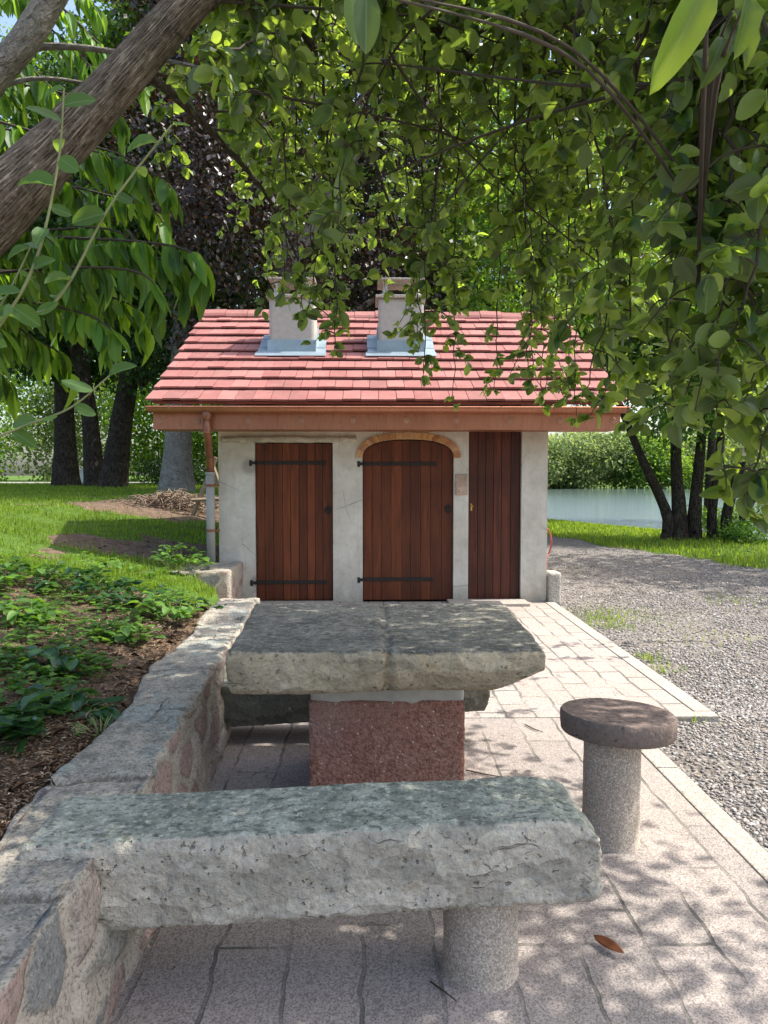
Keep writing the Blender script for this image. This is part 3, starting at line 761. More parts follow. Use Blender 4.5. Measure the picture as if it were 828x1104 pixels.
for py in (523, 571):
    mb = MB(); z = fz(py); mb.tube([(x1, YF-.09, z-.014), (x1, YF-.09, z+.014)], .058, 14); mb.box((x1+.03, YF-.1, z-.012), (x1+.10, YF-.06, z+.012)); mb.build('pipe_clip', M['copper_dark'], dp)

# chimneys
def chimney(pxc, label):
    # front base where the slope is seen at y=383
    d = 9.50; x0, x1 = at(pxc-25, 350, d).x, at(pxc+24, 350, d).x
    zs = lambda y: RZ0+(y-RY0)*math.tan(ang)
    zb_ = zs(d)-.1; ztp = at(414, 321, d).z; dep = .52
    mb = rock_box((x0, d, zb_), (x1, d+dep, ztp), .05, .012, lambda p, n: .004*fbm(p, 8, 3))
    ch = mb.build('chimney', M['chimney_plaster'], hut, True); ch['label'] = label
    mb = MB(); mb.box((x0-.035, d-.04, ztp-.003), (x1+.035, d+dep+.04, ztp+.035), bev=.008); mb.build('cap_slab', M['concrete'], ch)
    for (ax, ay) in ((.09, .07), (.09, dep-.07), (.5, .07), (.5, dep-.07)):
        xx = x0+ax if ax < .3 else x1-.09
        mb = MB(); mb.lathe([(.058, 0), (.058, .02), (.034, .04), (.032, .16), (.05, .18), (.05, .20)], (xx, d+ay, ztp+.035), 12); mb.build('cap_post', M['concrete'], ch, True)
    mb = MB(); mb.box((x0-.01, d-.01, ztp+.225), (x1+.01, d+dep+.01, ztp+.252), bev=.008); mb.build('cap_roof', M['concrete'], ch)
    # lead: skirt on the slope plus upstand
    mb = MB(); e = .008
    zf = zs(d)
    mb.box((x0-e-.012, d-e-.012, zf+.02), (x1+e+.012, d-.003, zf+.215), bev=.004)
    for xx0, xx1 in ((x0-e-.012, x0-.003), (x1+.003, x1+e+.012)):
        mb.prism([(d-.002, zf+.02), (d+dep, zs(d+dep)+.02), (d+dep, zs(d+dep)+.20), (d-.002, zf+.21)], 'x', xx0, xx1)
    ca, sa = math.cos(ang), math.sin(ang)
    def S(u, x, h): return (x, d+u*ca-h*sa, zf+u*sa+h*ca)
    def plate(xa, xb, ua, ub, h0, h1):
        mb.add([S(ua, xa, h0), S(ua, xb, h0), S(ub, xb, h0), S(ub, xa, h0), S(ua, xa, h1), S(ua, xb, h1), S(ub, xb, h1), S(ub, xa, h1)], [(0,3,2,1),(4,5,6,7),(0,1,5,4),(1,2,6,5),(2,3,7,6),(3,0,4,7)])
    plate(x0-.16, x1+.15, -.15, -.005, .066, .074)
    for k in range(4):
        plate(x0-.14+R.uniform(-.008, .008), x0-.012, -.02+k*.165, .16+k*.165, .060+.006*(k % 2), .068+.006*(k % 2)); plate(x1+.012, x1+.135+R.uniform(-.008, .008), -.02+k*.165, .16+k*.165, .060+.006*(k % 2), .068+.006*(k % 2))
    mb.build('flashing', M['lead'], ch)
chimney(315, 'pale rendered chimney half hidden by leaves'); chimney(433, 'pale rendered chimney at the middle of the roof')

# ------------------------------------------------------------------ stone furniture
def scales(p, ang, sc, seed=0.0):
    """overlapping hewn flakes: one tilted facet per cell"""
    ca, sa = math.cos(ang), math.sin(ang)
    q = Vector(((p.x*ca-p.z*sa)*sc[0]+seed, p.y*sc[1], (p.x*sa+p.z*ca)*sc[2]))
    q = q+Vector((fbm(q, .9, 2), 0, fbm((q.y, q.x, q.z), .9, 2)))*.35
    d, pts = mnoise.voronoi(q)
    c = pts[0]; h = mnoise.cell(c*7.31)
    t = (q-c); tilt = t.z*(.55+.6*mnoise.cell(c*3.7))+t.x*.5*(mnoise.cell(c*5.1)-.5)*2
    return (h-.5)*.8+tilt*.8-max(0, .06-(d[1]-d[0]))*6
def chisel(p, n, a=.010, big=.014, s=1.0):
    v = .5*big*fbm(p, 2.6*s, 3)
    if n.y < -.4 or abs(n.x) > .5:
        w = min(1, (max(-n.y, abs(n.x))-.4)*3)
        v += w*a*(.75*scales(p, rad(34), (7, 7, 17))+.38*scales(p, rad(30), (16, 16, 34), 9.0))+a*.45*fbm(p, 24, 3)
    else: v += a*.30*fbm(p, 14, 4)+a*.16*fbm(p, 45, 2)
    return v
ZTB = .792; TY0, TY1 = 2.95, 4.1
table = thing('stone_table', (.03, 3.6, 0), 'massive stone slab table on a red granular stone block', 'table')
txl, txr = at(243, 725, TY0).x, at(591, 725, TY0).x
def tshear(p):
    u = (p.y-TY0)/(TY1-TY0); c = (txl+txr)/2; k = (p.x-c)/((txr-txl)/2)
    x = p.x
    if k < 0: x += -.06*u*(-k)
    else: x += .04*u*k
    z = p.z
    # undercut lower front right and left corner
    low = max(0, (ZTB-.085-z)/.11)
    if k > .62: x -= .14*low*(k-.62)/.38; z += .05*low*((k-.62)/.38)**2
    y = p.y+.05*low*(1-u)*(1+ .6*math.sin(p.x*5))
    # crack
    cr = .014*mnoise.noise(Vector((p.y*3, z*9, 1)))
    dx = abs(p.x-(c+.0+cr))
    if dx < .014 and z > ZTB-.19: z -= .011 if z > ZTB-.03 else 0; y += .023 if u < .03 else 0
    if p.x > c and z > ZTB-.05: z -= .004
    return Vector((x, y, z))
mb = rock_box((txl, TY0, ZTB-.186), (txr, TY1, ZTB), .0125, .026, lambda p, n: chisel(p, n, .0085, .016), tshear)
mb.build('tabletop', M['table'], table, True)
px0, px1 = at(333, 800, 3.32).x, at(501, 800, 3.32).x
mb = rock_box((px0, 3.32, -.02), (px1, 3.88, .478), .02, .008, lambda p, n: .004*fbm(p, 14, 3)+.003*fbm(p, 50, 2)); ped = mb.build('pedestal', M['redstone'], table, True)
mb = rock_box((px0+.004, 3.324, .462), (px1-.004, 3.876, ZTB-.12), .02, .012, lambda p, n: .010*fbm(p, 9, 3)); mb.build('mortar_bed', M['mortar'], ped, True)

def bench(y0, y1, xl, xr, zlo, zhi, m, name, label, tilt, yawk, legx=None, legy=None):
    th = thing('stone_bench', ((xl+xr)/2, (y0+y1)/2, 0), label, 'bench')
    def sh(p):
        k = (p.x-xr)/(xl-xr)                      # 0 at right end, 1 at left
        z = p.z-tilt*k if p.z < (zlo+zhi)/2 else p.z-tilt*.72*k
        y = p.y-yawk*k
        x = p.x
        # chopped right-hand corner
        if p.x > xr-.2:
            w = ss(xr-.2, xr, p.x); hi_ = max(0, (p.z-(zhi-.11))/.11); x -= .045*hi_*hi_*w; z -= .02*hi_*w*w
            lo_ = max(0, (zlo+.05-p.z)/.05); x -= .025*lo_*w
        fr = max(0, 1-(p.y-y0)/.05); up_ = max(0, (p.z-(zhi-.04))/.04); y += .018*fr*up_*(1+.5*math.sin(9*p.x))
        return Vector((x, y, z))
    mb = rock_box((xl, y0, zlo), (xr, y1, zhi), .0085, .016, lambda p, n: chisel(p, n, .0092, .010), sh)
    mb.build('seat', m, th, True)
    if legx is not None:
        mb = rock_lathe(legx, legy, .113, -.02, zlo+.03); mb.build('leg', M['column'], th, True)
    return th
def rock_lathe(cx, cy, r, z0, z1, n=40, nz=14, amp=.003):
    mb = MB(); prof = [(r+.006, z0), (r+.004, z0+.02)]+[(r, z0+.03+(z1-z0-.03)*i/nz) for i in range(nz+1)]
    mb.lathe(prof, (cx, cy, 0), n)
    mb.v = [tuple(Vector(p)+Vector((p[0]-cx, p[1]-cy, 0)).normalized()*amp*fbm(p, 12, 3)) for p in mb.v]
    return mb
bench(2.03, 2.365, -.955, .656, .292, .53, M['bench'], 'near', 'long rough grey-green stone bench in front, on one round leg', .045, .07, .331, 2.185)
bench(4.12, 4.42, -.99, at(529, 760, 4.12).x, .165, .38, M['bench_far'], 'far', 'dark stone bench behind the table, one end set in the low wall', .095, .02, .3, 4.28)

stool = thing('stone_stool', (1.0, 3.07, 0), 'round stone stool with brown disc seat on pale column', 'stool')
DZ = .012
sx, sy = at(659, 850, 2.972).x, 2.972
rock_lathe(sx, sy, .114, -.02, .44).build('leg', M['column'], stool, True)
sx2 = at(665, 780, 2.97).x; mb = MB()
prof = [(.19, .436), (.221, .438), (.226, .446), (.228, .49), (.227, .515), (.222, .521)]+[(.221*(1-i/9), .5225) for i in range(0, 9)]
mb.lathe(prof, (sx2, sy-.01, 0), 56)
mb.v = [tuple(Vector(p)+Vector((.003*fbm(p, 6, 3), .003*fbm((p[1], p[0], p[2]), 6, 3), .002*fbm(p, 9, 3)-.03*(p[0]-sx2)-.05*(p[1]-sy)+.014))) for p in mb.v]
ds = mb.build('seat', M['disc'], stool, True); ds.data.set_sharp_from_angle(angle=rad(50))

# ------------------------------------------------------------------ walls on the left
def wallfn(p, n):
    v = .008*fbm(p, 2.6, 3)+.005*fbm(p, 16, 3)
    if n.z > .5:
        q = p.y*1.42+.06*math.sin(9*p.x); f = abs(q-math.floor(q)-.5); k = mnoise.cell(Vector((3.3, math.floor(q+.5)+.5, 1.7)))
        v += .032*(k-.5)-.014*max(0, 1-f/.03)
        v += .004*fbm(p, 34, 3)
    if abs(n.x) > .5 or abs(n.y) > .5:
        q = Vector((p.x, p.y*.75, p.z*1.25))*5.0
        q = q+Vector((fbm(q, .7, 2), fbm((q.y, q.z, 1), .7, 2), fbm((q.z, 2, q.y), .7, 2)))*.3
        d, pts = mnoise.voronoi(q); e = d[1]-d[0]
        v += .016*min(1, e*3.2)+.010*(mnoise.cell(pts[0]*4.3)-.5)+.004*fbm(p, 30, 3)
    return v
def wall_cells(o):
    """which stone each bit of the face belongs to, for its colour"""
    me = o.data; e_ = []; c_ = []
    for v in me.vertices:
        p = v.co; q = Vector((p.x, p.y*.75, p.z*1.25))*5.0
        q = q+Vector((fbm(q, .7, 2), fbm((q.y, q.z, 1), .7, 2), fbm((q.z, 2, q.y), .7, 2)))*.3
        d, pts = mnoise.voronoi(q); e_.append(d[1]-d[0]); c_.append(mnoise.cell(pts[0]*4.3+Vector((.5, .2, .1))))
    for nm, arr in (('edge', e_), ('stone', c_)):
        a = me.attributes.new(nm, 'FLOAT', 'POINT'); a.data.foreach_set('value', arr)
def wsh(p):
    x = p.x+(wall_in(p.y)+.752)
    if p.x < -.9: x += .05*fbm((p.y, 0, 4), 1.4, 2)
    if p.x > -.9: x += .03*ss(.5, 0, p.z)
    return Vector((x, p.y, p.z))
mb = rock_box((-1.065, .2, -.05), (-.752, 6.2, .485), .019, .022, wallfn, wsh)
rw = mb.build('retaining_wall', M['rubble'], None, True); wall_cells(rw); tag(rw, 'low rubble stone wall holding back the planted bank beside the benches', 'wall')
mb = rock_box((-2.12, 7.84, -.05), (-1.5, YF-.004, .487), .03, .02, lambda p, n: .012*fbm(p, 4, 3)+.005*fbm(p, 18, 2), lambda p: Vector((p.x, p.y+.10*(p.x+1.5), p.z)))
rw = mb.build('stub_wall', M['rubble'], None, True); wall_cells(rw); tag(rw, 'short pink and grey stone wall butting the hut under the downpipe', 'wall')
mb = rock_box((fx(590)+.012, YF-.08, -.04), (fx(604.5), YF+.2, fz(617)), .03, .02, lambda p, n: .008*fbm(p, 8, 3))
tag(mb.build('guard_stone', M['concrete'], None, True), 'small concrete block set on the gravel against the hut corner', 'block')

# hose at the right flank, bent pipe on the stub wall
mb = MB(); hx, hy, hz = XR+.035, YF+.35, fz(588)
mb.tube([(hx+.035+.065*math.sin(a), hy-.05+.06*math.sin(a)+.02*math.sin(3*a), hz+.17*math.cos(a)) for a in [i*math.pi*4/60 for i in range(61)]], .011, 7, False)
mb.tube([(hx+.03, hy-.05, hz-.17), (hx+.05, hy, .2), (hx+.06, hy+.1, .0)], .011, 7)
tag(mb.build('garden_hose', M['red_hose'], None, True), 'coiled red hose hanging on the flank of the hut', 'hose')
pp = thing('bent_pipe', at(207, 636, 7.6), 'bent brown pipe with a pinkish flange lying on the bank by the stub wall', 'pipe')
mb = MB(); mb.tube([at(196, 645, 7.2), at(202, 634, 7.5), at(210, 626, 7.8), at(220, 622.5, 7.95), at(228, 622, 8.0)], .02, 8); mb.build('pipe', M['post_wood'], pp, True)
c = at(229, 621, 8.02); mb = MB(); mb.lathe([(.06, 0), (.07, .015), (.05, .03), (.03, .05)], (c.x, c.y, c.z-.02), 12); mb.build('flange', M['pink_stone'], pp, True)

# ------------------------------------------------------------------ dead leaves and twigs on the paving
def one_leaf(name, p, az, L, W, m, label, n=(0.2, -.1, 1)):
    a = Vector((math.cos(az), math.sin(az), .05)); o = leaf_mesh(name, np.array([tuple(p)]), np.array([tuple(a)]), np.array([n], float), np.array([L]), np.array([W]), T_LONG, m)
    so = o.modifiers.new('thick', 'SOLIDIFY'); so.thickness = .0015
    return tag(o, label, 'leaf')
p = atz(640, 1008, .022); q = atz(671, 1028, .02)
one_leaf('fallen_leaf', p, math.atan2(q.y-p.y, q.x-p.x), (q-p).length*1.05, .038, M['dead_leaf'], 'curled reddish brown dead leaf lying on the paving', (.1, -.55, 1))
p = at(-8, 892, 1.62); p.z = (ground_h(p.x, p.y) or .5)+.02
one_leaf('fallen_leaf', p, .5, .065, .03, M['orange_leaf'], 'bright orange leaf lying on dark soil at the bank edge')
def twig(pts, r, label):
    mb = MB(); mb.tube([atz(px, py, .008) for px, py in pts], [r, r*.9, r*.5][:len(pts)], 5); tag(mb.build('twig', M['twig'], None, True), label, 'twig')
twig([(464, 1058), (478, 1068), (492, 1079)], .003, 'small dark twig on the paving by the bench leg')
twig([(566, 781), (576, 786), (585, 789)], .004, 'small dark twig on sunlit paving beyond the stool')
twig([(502, 830), (520, 834), (542, 838)], .004, 'thin twig on the paving beside the table block')

# ------------------------------------------------------------------ gravel chips, litter, grass
ROCK = bmesh.new(); bmesh.ops.create_icosphere(ROCK, subdivisions=1, radius=1)
RV0 = np.array([tuple(v.co) for v in ROCK.verts]); RF0 = np.array([[v.index for v in f.verts] for f in ROCK.faces]); ROCK.free()
def chips(name, P, S, m, flat=.6):
    n = len(P); V = RV0[None]*NR.uniform(.65, 1.2, (n, len(RV0), 1))
    V = V*np.stack([np.ones(n), NR.uniform(.6, 1, n), NR.uniform(.4, flat, n)], 1)[:, None, :]
    a = NR.uniform(0, 6.28, n); b = NR.uniform(-.6, .6, n)
    ca, sa, cb, sb = np.cos(a), np.sin(a), np.cos(b), np.sin(b)
    x, y, z = V[..., 0], V[..., 1], V[..., 2]
    x, z = x*cb[:, None]-z*sb[:, None], x*sb[:, None]+z*cb[:, None]
    x, y = x*ca[:, None]-y*sa[:, None], x*sa[:, None]+y*ca[:, None]
    V = np.stack([x, y, z], -1)*S[:, None, None]+P[:, None, :]
    return np_mesh(name, V.reshape(-1, 3), (RF0[None]+(np.arange(n)*len(RV0))[:, None, None]).reshape(-1, 3), m)
P = []; S = []
def put_gravel(n, y0, y1, smin, smax):
    for _ in range(n):
        y = y0+(y1-y0)*R.random()**1.3
        lim = (KN if y < YS-.1 else KF)+.008
        x = lim+R.random()*max(.3, (y*.56+.5-lim))
        if bank_h(x, y) is not None: continue
        if lim-.05 < x and x < gravel_x(y):
            if fbm((x, y, 21), 1.2, 3) > .22 and R.random() < .7: continue
            s = smin+(smax-smin)*R.random()**2.4
            P.append((x, y, ground_h(x, y)+s*.25)); S.append(s)
put_gravel(19000, 2.2, 5.0, .005, .017); put_gravel(19000, 4.6, 9.5, .007, .019); put_gravel(8000, 8.5, 15, .010, .022)
kind(chips('gravel', np.array(P), np.array(S), M['gravel']), 'stuff')

# litter of chips and dry leaves on the bank
P=[]; A=[]; N=[]; L=[]; W=[]
def litter(n, y0, y1, w0, w1):
    for _ in range(n):
        y = R.uniform(y0, y1); xb = wall_in(min(y, 6.2))-.345; x = xb-(R.random()**1.3)*R.uniform(.1, w1)
        h = bank_h(x, y)
        if h is None or soil_at(x, y) < .5: continue
        P.append((x, y, h+.004+R.uniform(0, .012))); a = R.uniform(0, 6.28); A.append((math.cos(a), math.sin(a), R.uniform(-.25, .3)))
        N.append((R.uniform(-.5, .5), R.uniform(-.5, .5), 1)); l = R.uniform(.008, .03) if R.random() < .93 else R.uniform(.03, .09); L.append(l); W.append(l*R.uniform(.12, .4) if l < .05 else l*R.uniform(.05, .2))
litter(7000, 1.3, 3.2, 0, 1.6); litter(20000, 1.2, 6.6, 0, 2.6); litter(6000, 8, 11, 0, 3.2); litter(3000, 13, 17, 0, 4)
for _ in range(260):
    y = 1.3+R.random()*7; x = R.uniform(-.7, 2.0) if R.random() < .5 else wall_in(min(y, 6))+abs(R.gauss(0, .12))
    if bank_h(x, y) is not None or x > (KN if y < YS else KF): continue
    P.append((x, y, .006)); a = R.uniform(0, 6.28); A.append((math.cos(a), math.sin(a), .1)); N.append((R.uniform(-.3, .3), R.uniform(-.3, .3), 1)); l = R.uniform(.006, .022); L.append(l); W.append(l*R.uniform(.15, .5))
kind(leaf_mesh('leaf_litter', np.array(P), np.array(A), np.array(N), np.array(L), np.array(W), T_CARD, M['litter']), 'stuff')

P=[]; A=[]; N=[]; L=[]; W=[]
def blade(x, y, z, l, w):
    P.append((x, y, z-.005)); a = R.uniform(0, 6.28); k = R.uniform(.1, .75); A.append((math.cos(a)*k, math.sin(a)*k, 1)); N.append((math.cos(a), math.sin(a), -.1 )); L.append(l); W.append(w)
cnt = 0
while cnt < 80000:
    y = 6.0+R.random()**1.7*26; x = -1.4-R.random()*max(1, y*.56)
    h = bank_h(x, y)
    cnt += 1
    if h is None: continue
    s = soil_at(x, y)
    if s > .5 and R.random() < .97: continue
    nn = fbm((x, y, 31), 2.2, 3)
    if y < 9 and nn < -.12 and R.random() < .8: continue
    blade(x, y, h, R.uniform(.03, .065)*(1+.9*nn)*(1+y*.014), .004+.0007*y)
for _ in range(30000):
    y = R.uniform(8, 30); gx = gravel_x(y)+.5*fbm((0, y, 2), .6, 3); x = gx+R.random()**1.2*(shore_x(y)-gx+.3)
    if x > y*.6+2: continue
    blade(x, y, ground_h(x, y), R.uniform(.05, .11), .009+.0008*y)
for px, py, n, r in ((650, 668, 240, .16), (663, 676, 120, .12), (700, 711, 90, .08), (718, 724, 70, .09), (666, 735, 60, .05), (745, 777, 45, .04), (655, 660, 200, .22), (800, 650, 160, .3), (690, 668, 100, .3), (770, 690, 80, .3)):
    c = atz(px, py, -.03)
    for _ in range(n):
        x, y = c.x+R.gauss(0, r), c.y+R.gauss(0, r)
        if x > (KN if y < YS-.1 else KF)+.01: blade(x, y, ground_h(x, y), R.uniform(.025, .07), .007)
kind(leaf_mesh('grass', np.array(P), np.array(A), np.array(N), np.array(L), np.array(W), T_BLADE, M['grass']), 'stuff')

# ------------------------------------------------------------------ weeds on the bank
def weed_plant(name, x, y, n, spread, height, leaf, m, label, cat='plant', wr=.75, parent_stem=True):
    z = ground_h(x, y); th = thing(name, (x, y, z-.01), label, cat)
    lv = Leaves(); st = MB()
    for i in range(n):
        a = R.uniform(0, 6.28); rr = spread*math.sqrt(R.random()); hh = height*R.uniform(.45, 1)*(1-.4*rr/max(spread, .01))
        x1, y1 = x+rr*math.cos(a), y+rr*math.sin(a); z1 = max(ground_h(x1, y1), z-.05)+hh
        xb_, yb_ = x+rr*.35*math.cos(a), y+rr*.35*math.sin(a)
        st.tube([(xb_, yb_, z-.01), ((xb_+x1)/2, (yb_+y1)/2, z+(z1-z)*.6), (x1, y1, z1)], [.0028, .0022, .0014], 4, False)
        for k in range(R.choice((3, 3, 4, 5))):
            b = a+k*1.9+R.uniform(-.5, .5); l = leaf*R.uniform(.6, 1.15)
            lv.add((x1, y1, z1-k*.012), (math.cos(b), math.sin(b), R.uniform(-.35, .35)), (R.uniform(-.35, .35), R.uniform(-.35, .35), 1), l, l*wr*R.uniform(.85, 1.1))
    st.build('stem', M['green_stem'], th); lv.build('foliage', m, th, T_ROUND)
    return th
def bank_pt(px, py):
    # march along the view ray until it meets the bank
    v = ray(px, py); v = v/v.y; y = 1.0
    while y < 40:
        p = v*y; h = ground_h(p.x, p.y)
        if p.z+CAMZ <= h: return p.x, p.y
        y += .02
    return v.x*8, 8
W_ = [('ivy_plant', 14, 790, 10, .10, .10, .075, 'leaf_ivy', 'dark ivy clump at the left edge of the bank, nearest the bench'),
      ('ivy_plant', 75, 770, 12, .13, .09, .06, 'leaf_ivy', 'dark green leafy weed beside the wall coping, low and near'),
      ('weed_plant', 108, 790, 40, .10, .05, .014, 'leaf_weed', 'fine leaved low weed creeping onto the wall coping'),
      ('weed_plant', 68, 720, 10, .14, .10, .065, 'leaf_ivy', 'broad leaved weed in the middle of the bare soil'),
      ('weed_plant', 28, 672, 16, .20, .16, .06, 'leaf_weed', 'bright leafy weed clump at the left edge of the bank'),
      ('weed_plant', 30, 632, 22, .26, .20, .06, 'leaf_weed', 'tall bushy weed clump with sunlit leaves below the lawn'),
      ('weed_plant', 92, 640, 26, .34, .20, .055, 'leaf_ivy', 'dense dark weed clump in the middle of the bank'),
      ('weed_plant', 138, 690, 14, .16, .12, .05, 'leaf_weed', 'small bright weed between dark clump and the wall'),
      ('weed_plant', 190, 668, 18, .22, .20, .055, 'leaf_weed', 'leafy weed leaning over the wall coping at its far end'),
      ('weed_plant', 150, 655, 20, .30, .15, .05, 'leaf_ivy', 'dark weed clump behind the small bright weed'),
      ('weed_plant', 195, 616, 26, .28, .30, .05, 'leaf_weed', 'tall sunlit nettle like weed near the stub wall'),
      ('weed_plant', 130, 618, 16, .36, .14, .045, 'leaf_weed', 'sparse sunlit weeds at the top of the bank'),
      ('weed_plant', 228, 660, 10, .08, .14, .035, 'leaf_ivy', 'little dark sprig growing from the wall end by the table')]
for nm, px, py, n, sp, hh, lf, m, lab in W_:
    x, y = bank_pt(px, py); weed_plant(nm, x, y, int(n*1.35), sp*1.15, hh*1.15, lf*(1.6 if lf > .02 else 1.2), M[m], lab)
# scattered seedlings: ground cover
lv = Leaves()
for _ in range(2300):
    px, py = R.uniform(-20, 235), R.uniform(600, 800)
    if px > 250-(py-600)*1.0 or fbm((px*.02, py*.03, 0), 1, 3) < -.12: continue
    x, y = bank_pt(px, py); h = bank_h(x, y)
    if h is None or x > wall_in(min(y, 6.2))-.36: continue
    for k in range(3):
        b = R.uniform(0, 6.28); l = R.uniform(.018, .06); lv.add((x, y, h+R.uniform(.01, .07)), (math.cos(b), math.sin(b), .2), (R.uniform(-.3, .3), R.uniform(-.3, .3), 1), l, l*.8)
kind(lv.build('ground_cover', M['leaf_weed'], None, T_MID), 'stuff')

# ------------------------------------------------------------------ trees
def spline(pts, n=8):
    pts = [Vector(p) for p in pts]; out = []
    for i in range(len(pts)-1):
        p0, p1, p2, p3 = pts[max(i-1, 0)], pts[i], pts[i+1], pts[min(i+2, len(pts)-1)]
        for k in range(n):
            t = k/n; t2, t3 = t*t, t*t*t
            out.append(.5*((2*p1)+(p2-p0)*t+(2*p0-5*p1+4*p2-p3)*t2+(3*p1-p0-3*p2+p3)*t3))
    out.append(pts[-1]); return out

def trunk_mesh(pts, r0, r1, n=24, sub=12, lump=.10, flare=0.0):
    """a limb with its own UV (round, along) and lumpy bark"""
    c = spline(pts, sub); m = len(c); rs = [r0+(r1-r0)*(i/(m-1)) for i in range(m)] if not hasattr(r0, '__len__') else [r0[min(i//sub, len(r0)-2)]*(1-(i-sub*min(i//sub, len(r0)-2))/sub)+r0[min(i//sub, len(r0)-2)+1]*((i-sub*min(i//sub, len(r0)-2))/sub) for i in range(m)]
    if hasattr(r0, '__len__'): r0 = r0[0]
    if flare: rs = [r*(1+flare*math.exp(-(i/(m-1))*9)) for i, r in enumerate(rs)]
    mb = MB(); mb.tube(c, rs, n, True)
    vs = []
    for i in range(m):
        for k in range(n):
            p = Vector(mb.v[i*n+k]); d = (p-c[i]); f = 1+lump*fbm((p.x, p.y, p.z*.5), .9/max(r0, .05)*.35, 3)+lump*.5*fbm(p, 2.2/max(r0, .05)*.5, 3)
            vs.append(tuple(c[i]+d*f))
    mb.v = vs; mb.ring = (m, n, c); return mb
def build_trunk(name, mb, m, parent):
    o = mb.build(name, m, parent, True); me = o.data; mm, n, c = mb.ring
    ln = [0.0]
    for i in range(1, mm): ln.append(ln[-1]+(c[i]-c[i-1]).length)
    uv = me.uv_layers.new(name='UVMap')
    r = (Vector(mb.v[0])-c[0]).length
    for p in me.polygons:
        ks = [me.loops[l].vertex_index % n for l in p.loop_indices]
        wrap = max(ks)-min(ks) > n/2
        for l in p.loop_indices:
            vi = me.loops[l].vertex_index; k = vi % n; i = vi//n
            if wrap and k < n/2: k = k+n
            uv.data[l].uv = (k/n*2*math.pi*r, ln[min(i, mm-1)])
    return o

def round_twig_leaves(lv, c, i0, dens, lmin, lmax, droop=.7, ws=.68):
    """alternate leaves along polyline c"""
    for i in range(i0, len(c)-1):
        d = (c[i+1]-c[i]); 
        k = dens*d.length
        m = int(k)+(1 if R.random() < k-int(k) else 0)
        dn = d.normalized() if d.length > 1e-6 else Vector((0, 0, -1))
        for _ in range(m):
            p = c[i]+d*R.random(); a = R.uniform(0, 6.28)
            out = Vector((math.cos(a), math.sin(a), R.uniform(-.5, .35)))
            ax = out*1.0+dn*.55+Vector((0, 0, -droop*R.uniform(.3, 1.3)))
            l = R.uniform(lmin, lmax)
            lv.add(tuple(p+out*.006), tuple(ax), (R.uniform(-.9, .9)+out.x*.4, R.uniform(-.9, .9)+out.y*.4, R.uniform(.2, 1.3)), l, l*ws*R.uniform(.85, 1.15))
    # terminal leaves
    for _ in range(2):
        l = R.uniform(lmin, lmax); d = (c[-1]-c[-2]).normalized(); lv.add(tuple(c[-1]), tuple(d+Vector((R.uniform(-.6, .6), R.uniform(-.6, .6), -.3))), (R.uniform(-1, 1), R.uniform(-1, 1), .7), l, l*ws)

# the leaning tree whose branches hang over everything
lean = thing('leaning_tree', (-2.6, 2.5, .7), 'leaning tree with fissured bark whose round leaved branches hang across the top', 'tree')
tp = [(-2.75, 2.55, .55), (-2.45, 2.5, 1.2), tuple(at(-150, 350, 2.5)), tuple(at(0, 222, 2.5)), tuple(at(118, 98, 2.5)), tuple(at(208, 0, 2.52)), tuple(at(330, -120, 2.6)), tuple(at(480, -250, 2.7)), tuple(at(680, -380, 2.9))]
build_trunk('trunk', trunk_mesh(tp, [.20, .16, .125, .106, .072, .060, .050, .042, .032], .032, 40, 16, .16), M['bark'], lean)
limbs = [ # (points, r0, r1)
 ([at(185, 40, 2.5), at(188, -40, 2.48), at(200, -160, 2.4), at(260, -330, 2.3)], .036, .024),
 ([at(330, -120, 2.6), at(400, -60, 3.0), at(450, 5, 3.4), at(505, 62, 3.6), at(560, 58, 3.8), at(625, 128, 4.2), at(680, 135, 4.4), at(735, 205, 4.7)], .032, .008),
 ([at(222, 0, 2.52), at(270, -20, 3.0), at(325, 35, 3.6), at(365, 85, 4.0), at(395, 150, 4.3), at(430, 250, 4.5)], .035, .006),
 ([at(150, 75, 2.52), at(190, 105, 3.0), at(240, 155, 3.5), at(290, 215, 3.9), at(330, 300, 4.2)], .022, .005),
 ([at(480, -250, 2.7), at(620, -200, 3.2), at(740, -120, 3.4), at(840, 20, 3.4), at(900, 200, 3.3)], .028, .006),
 ([at(680, -380, 2.9), at(820, -300, 2.5), at(900, -150, 2.2), at(930, 60, 2.0), at(900, 250, 1.9)], .028, .006),
 ([at(480, -250, 2.7), at(560, -160, 4.0), at(640, -60, 5.0), at(680, 60, 5.6), at(610, 200, 5.8)], .028, .006),
 ([at(330, -120, 2.6), at(420, -90, 4.0), at(480, -20, 5.0), at(500, 90, 5.6)], .035, .008),
 ([at(330, -120, 2.6), at(280, -100, 4.0), at(250, -20, 5.0), at(240, 80, 5.5)], .030, .006),
 ([at(560, -300, 2.75), at(640, -240, 2.2), at(720, -150, 1.9), at(765, -40, 1.75), at(758, 120, 1.7), at(752, 330, 1.7)], .030, .004),
 ([at(680, -380, 2.9), at(760, -420, 4.2), at(760, -300, 5.4), at(720, -150, 6.0), at(690, 0, 6.2)], .05, .010),
 ([at(680, -380, 2.9), at(900, -600, 2.9), at(1150, -700, 3.0), at(1400, -600, 3.0)], .06, .015),
 ([at(680, -380, 2.9), at(900, -560, 3.6), at(1050, -420, 4.4), at(1150, -250, 4.6)], .05, .012),
 ([at(760, -440, 2.9), at(1000, -800, 2.2), at(1400, -1100, 2.0), at(1800, -1000, 2.0)], .05, .012),
]
LP = []   # points of limbs for attaching twigs
for pts, r0, r1 in limbs:
    c = spline(pts, 10)
    build_trunk('branch', trunk_mesh(pts, r0, r1, 12, 10, .06), M['bark_limb'] if r0 > .02 else M['twig'], lean)
    LP += c
LPa = np.array([tuple(p) for p in LP])
tw = MB(); lv = Leaves()
